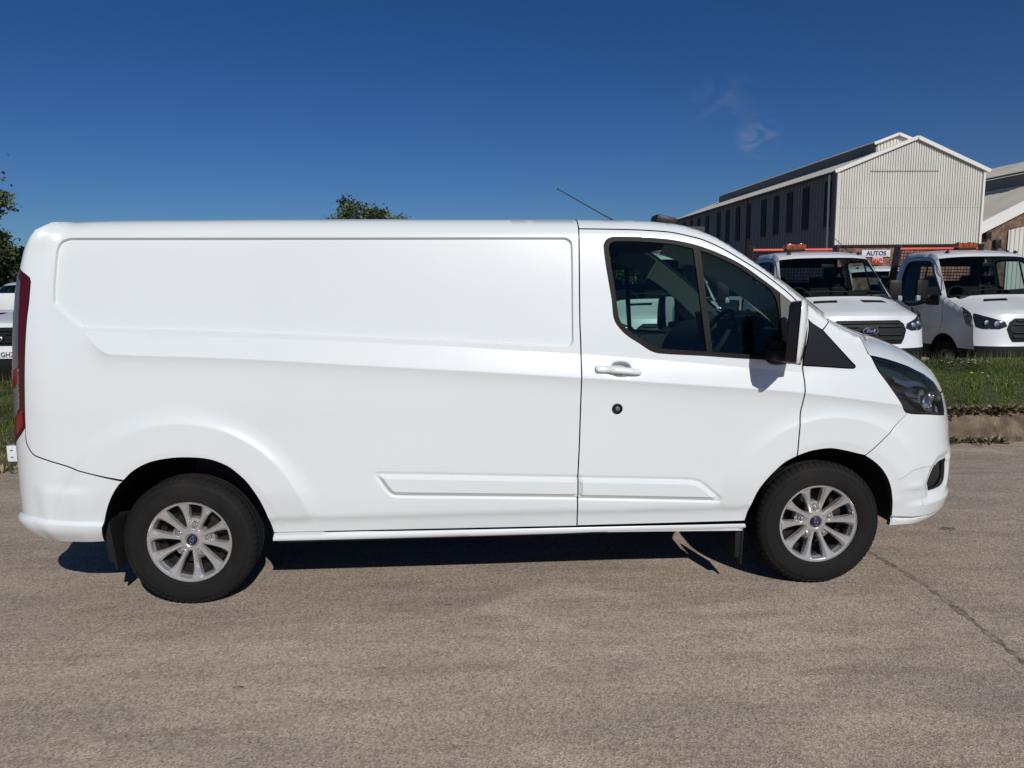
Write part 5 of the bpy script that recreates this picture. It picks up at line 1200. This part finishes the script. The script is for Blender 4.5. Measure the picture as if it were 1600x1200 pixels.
# ------------------------------------------------------------------ parked tipper trucks (local: x across, +y rearwards, nose at y=0)
PROF = [(.08, .30, .92, 0, .22), (.01, .40, .97, 0, .23), (0, .55, .985, 0, .23), (.01, .66, .99, 0, .23), (.03, .72, .99, 0, .23), (.05, .95, .985, 0, .24), (.07, 1.08, .975, .0, .26), (.10, 1.155, .965, .015, .28), (.17, 1.20, .955, .03, .29),
        (.48, 1.30, .94, .045, .25), (.78, 1.395, .925, .05, .20), (.86, 1.435, .915, .06, .20), (.90, 1.45, .91, .05, .20), (1.48, 2.07, .77, .03, .13), (1.56, 2.12, .755, .035, .10), (1.75, 2.17, .75, .04, .06), (2.1, 2.20, .745, .045, .02), (2.55, 2.19, .745, .045, 0), (2.62, 2.12, .76, .04, 0)]
def cab_parts(prof, root, long_body=False, plate=None, paint=None, roofz=None):
    paint = paint or M_truck; PR = np.array(prof); NV = 20
    vv = np.sin(np.linspace(-1, 1, NV+1)*math.pi/2); vv = np.sign(vv)*np.abs(vv)**.8
    def pt(r_, v): y, z, w_, dr, sb = r_; return (v*w_, y+sb*abs(v)**4.6, z-dr*abs(v)**3.5)
    def sheet(rows, mtl, name, v0=-1, v1=1, off=0, sharp=30, parent=None):
        V = []; F = []; vs_ = [v for v in vv if v0-1e-6 <= v <= v1+1e-6]; n = len(vs_)
        for r_ in rows: V += [pt(r_, v) for v in vs_]
        for i in range(len(rows)-1):
            for j in range(n-1): F.append((i*n+j, i*n+j+1, (i+1)*n+j+1, (i+1)*n+j))
        mb = MB(); mb.add(V, F, 0, True); return mb.build(name, mtl, parent or root, sharp)
    def dens(rows, k=3):
        o_ = []
        for a, b in zip(rows[:-1], rows[1:]):
            for j in range(k): o_.append(np.array(a)*(1-j/k)+np.array(b)*j/k)
        o_.append(np.array(rows[-1])); return o_
    sheet(PR[0:4], M_black, 'bumper', sharp=50); sheet(PR[3:8], paint, 'front_panel', sharp=50); sheet(dens(PR[7:12]), paint, 'bonnet', sharp=60)
    sheet(PR[11:13], M_black, 'cowl'); 
    ws0, ws1 = PR[12], PR[13]
    sheet(dens([ws0, ws1], 4), M_glass2, 'windscreen', -.965, .965)
    sheet(dens(PR[13:]), paint, 'roof', sharp=60)
    zf = lambda z: np.interp(z, PR[:9, 1], PR[:9, 0]); sf = lambda z: np.interp(z, PR[:9, 1], PR[:9, 4]); wf_ = lambda z: np.interp(z, PR[:9, 1], PR[:9, 2])
    def fr(x, z, off=0): v = abs(x)/wf_(z); return (x, zf(z)+sf(z)*v**4.6-off, z)
    def overlay(name, pts, mtl, off=.006, parent=None, thick=.012, h=.05):
        P, F = triangulate(np.array(pts), (), (), h); V = [fr(a, b, off) for a, b in P]; FF = [list(f)[::1] for f in F]
        rg = np.array(pts); dn = smooth_pts(rg, True, 5, .05); b = len(V); V += [fr(a, c_, off) for a, c_ in dn]+[fr(a, c_, off-thick) for a, c_ in dn]; n = len(dn)
        FF += [[b+i, b+(i+1) % n, b+n+(i+1) % n, b+n+i] for i in range(n)]
        mb = MB(); mb.add(V, FF, 0, False); return mb.build(name, mtl, parent or root, 30)
    # grille
    if plate: sheet(dens([(.008, .60, .975, 0, .28), (.045, .77, .975, 0, .27)], 2), paint, 'front_strip', off=0)
    G = [(-.52, .73), (-.56, .80), (-.60, .93), (-.56, 1.03), (-.48, 1.085), (.48, 1.085), (.56, 1.03), (.60, .93), (.56, .80), (.52, .73)]
    if plate: G = [(x, 1.085-(1.085-z)*.72) for x, z in G]
    gr = overlay('grille', G, mat('grille_grey', (.010, .010, .011), .6, spec=.2), .012)
    overlay('grille_mesh', [(x*.93, (.905 if not plate else .957)+(z-(.905 if not plate else .957))*.86) for x, z in G], M_black, .006+.012, gr, .004)
    for z in ((.80, .87, .99, 1.045) if not plate else (.88, .99, 1.04)):
        mb = MB(); hw = .52 if z < 1.0 else .47; pts = [fr(x, z, .030) for x in np.linspace(-hw, hw, 13)]
        if z in (.87, .99):
            for sgn in (-1, 1): mb.tube([fr(x, z, .034) for x in np.linspace(sgn*.16, sgn*hw, 6)], .011, 6)
        else: mb.tube(pts, .013, 6)
        mb.build('grille_bar', mat('grille_bar', (.016, .016, .017), .45, spec=.3), gr)
    bd = empty('badge', fr(0, .93, .055)); bd.parent = root
    mb = MB(); mb.lathe([(.0001, -.010), (.095, -.009), (.125, -.003), (.130, .006)], 36, 0); mb.lathe([(.108, -.0095), (.115, -.013), (.122, -.009)], 36, 1); mb.v = [(a, b, c_*.45) for a, b, c_ in mb.v]; mb.build('badge_oval', [M_blue, M_silver], bd, 40)
    t_ = link('badge_lettering', text_mesh('Ford', .068, M_silver, .35, .002, .001), bd); t_.rotation_euler = (R(90), 0, 0); t_.location = (0, -.013, 0)
    # bonnet vents
    for sgn in (-1, 1):
        def bz(x, y): 
            yy = y; z = np.interp(yy, PR[8:12, 0], PR[8:12, 1]); return (x, yy+.24*abs(x/.93)**4.6, z-.07*abs(x/.93)**3.5+.014)
        pts = [(.22, .60), (.60, .60), (.55, .69), (.19, .69)]; V = []
        for x, y in pts: V.append(bz(sgn*x, y))
        mb = MB(); mb.add(V, [(0, 1, 2, 3)]); mb.build('bonnet_vent', M_black, root)
    # headlamps
    for sgn in (-1, 1):
        hl = [(sgn*x, z) for x, z in ((.60, .965), (.625, 1.035), (.78, 1.09), (.945, 1.16), (.972, 1.09), (.965, .955), (.90, .925), (.70, .925))]
        if sgn < 0: hl = hl[::-1]
        lamp = overlay('headlight', hl, mat('lamp_black_inner', (.015, .015, .017), .2, coat=.8), .010)
        for (x, z, rr) in ((.735, .99, .050), (.85, 1.01, .045)):
            mb = MB(); mb.lathe([(.0001, -.020), (rr*.5, -.018), (rr*.8, -.008), (rr, 0)], 20, 0); c_ = fr(sgn*x, z, .014); mb.v = [(a+c_[0], b*.3+c_[1]+(abs(a)*.0), d_+c_[2]) for a, b, d_ in mb.v]; mb.build('reflector', mat('truck_reflector', (.5, .5, .52), .3, 1), lamp, 60)
    # sides
    edge = [pt(r_, 1) for r_ in PR]          # x,y,z along the edge
    E2 = np.array([(e[1], e[2]) for e in edge]); EW = np.array([e[0] for e in edge])
    hwz = lambda z: np.interp(z, [.3, .5, .8, 1.1, 1.3, 1.45, 1.8, 2.05, 2.2], [.94, .985, 1.0, 1.0, .985, .955, .88, .80, .75])
    bk = 2.62; arcs = [(.98+.40*math.cos(a), .38+.43*math.sin(a)) for a in np.linspace(0, math.pi, 16)]
    wlow = .40
    loopS = [(bk, E2[-1, 1])]+[(bk, wlow)]+[q for q in [(arcs[0][0], wlow)]]+arcs[1:-1]+[(arcs[-1][0], wlow)]+[tuple(e) for e in E2[1:-1]]
    win = [(1.62, 1.29), (1.55, 1.36), (1.24, 1.43), (1.20, 1.47), (1.62, 1.90), (1.72, 1.975), (1.85, 2.0), (2.33, 2.0), (2.42, 1.95), (2.44, 1.85), (2.42, 1.45), (2.36, 1.35), (2.28, 1.30), (2.10, 1.26), (1.85, 1.255)]
    win = [(1.18, 1.435), (1.66, 1.93), (1.76, 1.985), (1.86, 2.0), (2.32, 2.0), (2.40, 1.96), (2.42, 1.87), (2.40, 1.50), (2.34, 1.38), (2.15, 1.27), (1.98, 1.235), (1.55, 1.30), (1.3, 1.37)]
    LS = np.array(loopS); LS = LS[::-1] if False else LS
    Ls = smooth_pts(LS, True, 3, .05); WN = smooth_pts(np.array(win), True, 50, .05)
    P, F = triangulate(Ls, [WN], inpoly(np.stack([np.linspace(.25, 2.61, 60), np.full(60, .60)], 1), Ls), .07)
    Emid = np.array(E2)
    def sx(P):
        d_ = seg_dist(P, Emid, False); 
        A_ = Emid[:-1]; AB = Emid[1:]-A_; d0 = P[:, None]-A_[None]; tt_ = np.clip((d0*AB[None]).sum(2)/((AB**2).sum(1)+1e-12), 0, 1); jj = (((d0-tt_[..., None]*AB[None])**2).sum(2)).argmin(1); ii = np.arange(len(P))
        nearw = EW[jj]*(1-tt_[ii, jj])+EW[jj+1]*tt_[ii, jj]; w_ = hwz(P[:, 1]); k = np.sqrt(np.clip(1-(1-np.clip(d_/.045, 0, 1))**2, 0, 1))
        fl = .02*np.clip(1-abs(np.hypot(P[:, 0]-.98, P[:, 1]-.38)-.50)/.08, 0, 1)*(P[:, 1] > .5)
        return nearw*(1-k)+w_*k+fl
    X = sx(P)
    for sgn in (-1, 1):
        V = [(sgn*x, a, b) for x, (a, b) in zip(X, P)]; mb = MB(); low = []
        for f in F: low.append(1 if P[f][:, 1].mean() < .60 else 0)
        mb.v = V; mb.f = [list(f) if sgn < 0 else list(f)[::-1] for f in F]; mb.m = low; mb.sm = [True]*len(F)
        sp = mb.build('side_panel', [paint, M_black], root, 50)
        Pw, Fw = triangulate(WN, [], [], .15); Xw = sx(Pw)-.012
        mb = MB(); mb.add([(sgn*x, a, b) for x, (a, b) in zip(Xw, Pw)], [list(f) for f in Fw]); mb.build('window_pane', M_glass2, sp)
        mb = MB(); rgx = sx(WN); mb.tube([(sgn*(x+.002), a, b) for x, (a, b) in zip(rgx, WN)], .016, 6, closed=True)
        q = np.array([(1.72, 1.26), (1.80, 1.98)]); qx = sx(q); mb.tube([(sgn*x, a, b) for x, (a, b) in zip(qx, q)], .014, 6); mb.build('window_trim', M_black, sp)
        seam = smooth_pts(np.array([(1.18, .45), (1.10, .80), (1.05, 1.10), (1.10, 1.40)]), False, 60, .06); qx = sx(seam); mb = MB(); mb.tube([(sgn*(x-.002), a, b) for x, (a, b) in zip(qx, seam)], .005, 4)
        seam = smooth_pts(np.array([(2.50, .45), (2.50, 1.9), (2.46, 2.03), (2.3, 2.07), (1.85, 2.065), (1.62, 1.99), (1.18, 1.52)]), False, 60, .08); qx = sx(seam); mb.tube([(sgn*(x-.001), a, b) for x, (a, b) in zip(qx, seam)], .005, 4); mb.build('door_seam', EDGE, sp)
        mb = MB(); mb.box((sgn*1.005, 2.34, 1.17), (.03, .18, .035), bev=.01); mb.build('door_handle', M_black, sp)
        mb = MB(); mb.add([(sgn*x, y, z) for x, y, z in ((.985, 1.02, 1.42), (.97, 1.20, 1.40), (.96, 1.55, 1.28), (.995, 1.45, 1.20), (1.0, 1.10, 1.22))], [(0, 1, 2, 3, 4)]) if False else mb.box((sgn*.985, 1.36, 1.345), (.02, .34, .17), rx=.0, bev=.02); mb.build('sail_trim', M_black, sp)
        q = np.array([(.335, .955), (.335, 1.06), (.36, 1.155), (.47, 1.21), (.60, 1.255), (.52, 1.12), (.45, .99)]); qd = smooth_pts(q, True, 5, .04); Pq, Fq = triangulate(qd, [], [], .06); Xq = sx(Pq)+.006; rq = sx(qd)+.006
        mb = MB(); nq = len(qd); mb.add([(sgn*x, a, b) for x, (a, b) in zip(Xq, Pq)], [list(f) if sgn < 0 else list(f)[::-1] for f in Fq]); mb.add([(sgn*x, a, b) for x, (a, b) in zip(rq, qd)]+[(sgn*(x-.012), a, b) for x, (a, b) in zip(rq, qd)], [(i, (i+1) % nq, nq+(i+1) % nq, nq+i) for i in range(nq)]); mb.build('headlight', mat('lamp_black_inner', (.015, .015, .017), .2, coat=.8), root)
        mr_ = empty('door_mirror', (sgn*1.17, 1.42, 1.50)); mr_.parent = root
        mb = MB(); mb.box((0, 0, .02), (.22, .12, .34), rz=-sgn*.15, bev=.045); mb.box((-sgn*.13, .0, -.10), (.14, .06, .07), bev=.02); mb.build('mirror_cap', M_black, mr_)
        mb = MB(); mb.box((sgn*.07, -.05, -.12), (.075, .05, .09), bev=.018); mb.build('indicator', mat('indicator_silver', (.6, .6, .62), .2, .6), mr_)
        mb = MB(); mb.box((0, .062, .02), (.17, .006, .28), rz=-sgn*.15); mb.build('mirror_glass', M_mirror, mr_)
        # wheel
        for (wy_, st) in ((.98, 0), (3.9, 0)):
            if long_body or True:
                w_ = empty('wheel', (sgn*.86, wy_, .345)); w_.parent = root
                mb = MB(); mb.lathe([(.20, -.10), (.24, -.115), (.31, -.11), (.34, -.085), (.345, .085), (.31, .11), (.20, .10)], 36, 0, axis='X'); mb.build('tyre', M_rubber, w_)
                mb = MB(); mb.lathe([(.20, -.09), (.19, -.03), (.13, -.045), (.10, -.06), (.05, -.08), (.0001, -.085)], 32, 0, axis='X'); mb.lathe([(.20, .09), (.19, .03), (.13, .045), (.10, .06), (.05, .08), (.0001, .085)], 32, 0, axis='X'); mb.build('rim', mat('steel_rim', (.33, .33, .34), .45, .4), w_)
                for k in range(8):
                    a = k*math.pi/4; mb = MB(); mb.box((sgn*.052, .145*math.cos(a), .145*math.sin(a)), (.02, .05, .045), rx=a, bev=.008); mb.build('rim_slot', M_dark, w_)
    mb = MB(); mb.box((0, 1.35, .42), (1.5, 2.4, .2)); mb.box((0, .45, .62), (1.55, .6, .5)); mb.box((0, 1.4, .50), (.7, 1.9, .6)); mb.build('chassis', M_dark, root)
    for sgn in (-1, 1):
        mb = MB(); V = [(sgn*x, .98+.42*math.cos(a), .38+.45*math.sin(a)) for x in (.62, .95) for a in np.linspace(0, math.pi, 12)]; mb.add(V, [(i, i+1, 13+i, 12+i) for i in range(11)]+[tuple(range(12))]); mb.build('wheel_housing', M_dark, root)
    # interior
    mb = MB(); mb.box((0, 1.15, 1.36), (1.66, .52, .14), bev=.05); mb.box((0, 1.35, 1.1), (1.6, .2, .5)); mb.box((.42, 1.30, 1.46), (.34, .16, .08), bev=.03) ; mb.build('dashboard', M_dash, root)
    mb = MB(); c_ = Vector((-.42, 1.52, 1.40)); M_ = Matrix.Translation(c_) @ Matrix.Rotation(R(62), 4, 'X'); mb.tube([M_ @ Vector((.19*math.cos(a), .19*math.sin(a), 0)) for a in np.linspace(0, 2*math.pi, 24, endpoint=False)], .014, 6, closed=True); mb.tube([M_ @ Vector((-.18, 0, 0)), M_ @ Vector((.18, 0, 0))], .02, 6); mb.build('steering_wheel', M_dash, root)
    for xx in (-.50, .18, .58):
        s0 = empty('seat', (xx, 2.05, 0)); s0.parent = root
        mb = MB(); mb.box((0, .10, 1.25), (.46 if xx < 0 else .38, .14, .62), rx=.15, bev=.05); mb.build('seat_back', M_seat, s0)
        mb = MB(); mb.box((0, .17, 1.66), (.24, .09, .17), bev=.04); mb.build('headrest', M_seat, s0)
    mb = MB(); hx, hz0, hz1 = .50, 1.62, 1.93; bwy = 2.58
    if long_body: mb.box((0, bwy, 1.35), (1.60, .04, 1.45))
    else:
        mb.box((0, bwy, 1.0), (1.74, .04, 1.22)); mb.box((0, bwy, 2.02), (1.46, .04, .20)); mb.box((-.66, bwy, 1.77), (.34, .04, .33)); mb.box((.66, bwy, 1.77), (.34, .04, .33))
    mb.build('cab_back', mat('cab_back_dark', (.03, .03, .032), .8), root)
    mb = MB(); mb.box((0, 2.08, 2.085), (1.3, .8, .03)); mb.build('headliner', mat('headliner_dark', (.05, .05, .05), .9), root)
    mb = MB(); mb.box((0, 1.44, 1.93), (.22, .03, .06), bev=.01); mb.build('interior_mirror', M_black, root)
    mb = MB()
    for (x0, x1) in ((-.62, .05), (.0, .66)): mb.tube([(x0, .95, 1.50), ((x0+x1)/2, .965, 1.52), (x1, .955, 1.50)], .010, 5)
    mb.build('wiper', M_black, root)
    if plate:
        mb = MB(); mb.box((.27, -.005, .70), (.52, .012, .105), bev=.003); pl = mb.build('number_plate', mat('plate_white', (.78, .78, .76), .45), root); pl['label'] = 'white number plate'
        t_ = link('plate_lettering', text_mesh(plate, .098, M_black, 0, .0008, .0015, .95), pl); t_.rotation_euler = (R(90), 0, 0); t_.location = (.17, -.013, .70)
def light_bar(root, x=0, y=1.95, z=2.20):
    lb = empty('amber_light_bar', (x, y, z)); lb.parent = root
    am = mat('amber_lens', (.42, .085, .008), .15, coat=.8, noise=(18, (.22, .03, .004), .4, .6))
    mb = MB(); mb.box((0, 0, .02), (.32, .15, .04), bev=.012); mb.build('base', M_black, lb)
    mb = MB(); mb.box((0, 0, .075), (.36, .17, .085), bev=.028); mb.build('lens', am, lb)
    for sgn in (-1, 1): mb = MB(); mb.lathe([(.0001, .035), (.05, .03), (.06, 0), (.06, -.05)], 16, 0, axis='Z', c=(sgn*.10, 0, .10)); mb.build('beacon', am, lb)
def tipper_rear(root):
    st = mat('tipper_steel', (.03, .032, .036), .6, noise=(6, (.07, .055, .04), .5, .8))
    hb = empty('headboard', (0, 2.85, 0)); hb.parent = root
    for sgn in (-1, 1): mb = MB(); mb.tube([(sgn*.80, .25, .8), (sgn*.80, .12, 1.5), (sgn*.80, -.06, 2.33)], .075, 4); mb.build('post', st, hb)
    mb = MB(); mb.box((0, .02, 1.35), (1.6, .04, .62)); mb.build('headboard_panel', st, hb)
    mb = MB()
    for k in range(27): mb.tube([(-.78+k*.06, .04, 1.62), (-.78+k*.06, -.03, 2.25)], .006, 4)
    for k in range(11): mb.tube([(-.80, .04-k*.007, 1.64+k*.06), (.80, .04-k*.007, 1.64+k*.057)], .006, 4)
    mb.build('mesh_guard', st, hb)
    mb = MB(); mb.tube([(-.80, -.07, 2.255), (.72, -.07, 2.255)], .028, 10); mb.build('red_rail', mat('rail_red', (.62, .085, .055), .5), hb)
    mb = MB(); mb.box((0, 4.5, .95), (1.95, 3.2, .08)); mb.box((-.98, 4.5, 1.15), (.04, 3.2, .38)); mb.box((.98, 4.5, 1.15), (.04, 3.2, .38)); mb.box((0, 6.1, 1.15), (1.95, .04, .38)); mb.build('tipper_body', mat('tipper_grey', (.20, .21, .22), .6), root)
    mb = MB(); mb.box((-.4, 4.3, .62), (.09, 3.6, .2)); mb.box((.4, 4.3, .62), (.09, 3.6, .2)); mb.box((0, 3.9, .36), (1.6, .12, .12)); mb.build('chassis_rail', M_dark, root)
TZ = -.08
def make_truck(x, y, label, group='white tipper trucks parked in a row behind the van'):
    t = empty('tipper_truck', (x, y, TZ)); tag(t, label, 'truck', group); return t
tk = make_truck(7.47, 7.2, 'white tipper truck seen head on above the van bonnet, in front of the warehouse corner')
cab_parts(PROF, tk); light_bar(tk, -.36); tipper_rear(tk)
mb = MB(); mb.tube([(.55, 1.75, 2.15), (.42, 2.15, 2.45)], .006, 5); mb.lathe([(.03, 0), (.02, .03), (.006, .04)], 10, 0, axis='Z', c=(.55, 1.75, 2.14)); mb.lathe([(.035, 0), (.03, .03), (.0001, .05)], 12, 0, axis='Z', c=(.66, 1.70, 2.125)); mb.build('cab_aerial', M_black, tk)
mb = MB(); mb.lathe([(.035, 0), (.03, .03), (.0001, .045)], 12, 0, axis='Z', c=(-.56, 1.70, 2.14)); mb.build('roof_washer', M_black, tk)
for (x, y, lab) in ((10.27, 7.2, 'white tipper truck cut by the right edge, its shaded side and headlight in view'),
                    (4.50, 7.2, 'white tipper truck seen through the front door window of the van'),
                    (11.55, 12.6, 'white tipper truck in the row behind, half hidden between the two trucks on the right')):
    c = copy_tree(tk); c.location = (x, y, TZ if y < 10 else -.26); c['label'] = lab
    for ch in c.children:
        if ch.name.startswith('amber'): ch.location.x = -.08
    if 'row behind' in lab:
        for ch in list(c.children):
            if ch.name.startswith(('headboard', 'tipper_body')):
                for k in list(ch.children): bpy.data.objects.remove(k)
                bpy.data.objects.remove(ch)
# small van at the left edge
PV = [(a*.9, b*.93 if b > .7 else b, w_*.93, dr, sb) for a, b, w_, dr, sb in PROF]
PV = [(y, (z if z < .72 else .72+(z-.72)*.86), w_*.92, dr, sb) for y, z, w_, dr, sb in PROF]
lv = empty('parked_van', (-5.25, 7.15, .0)); tag(lv, 'small white van at the left edge behind the grass, its number plate in view', 'van')
cab_parts(PROF, lv, long_body=True, plate='GHZ')
mb = MB(); mb.box((0, 3.6, 1.25), (1.9, 2.0, 1.6), bev=.12); mb.build('load_body', M_truck, lv)
seen = set()
def squash(o):
    if o.type == 'MESH' and o.data.name not in seen:
        seen.add(o.data.name)
        if o.data.users > 1: o.data = o.data.copy()
        oz = o.location.z+(o.parent.location.z if o.parent is not lv else 0)
        for v in o.data.vertices:
            z = v.co.z+oz
            if z > 1.12: v.co.z = 1.12+(z-1.12)*.60-oz
    for ch in o.children: squash(ch)
squash(lv)
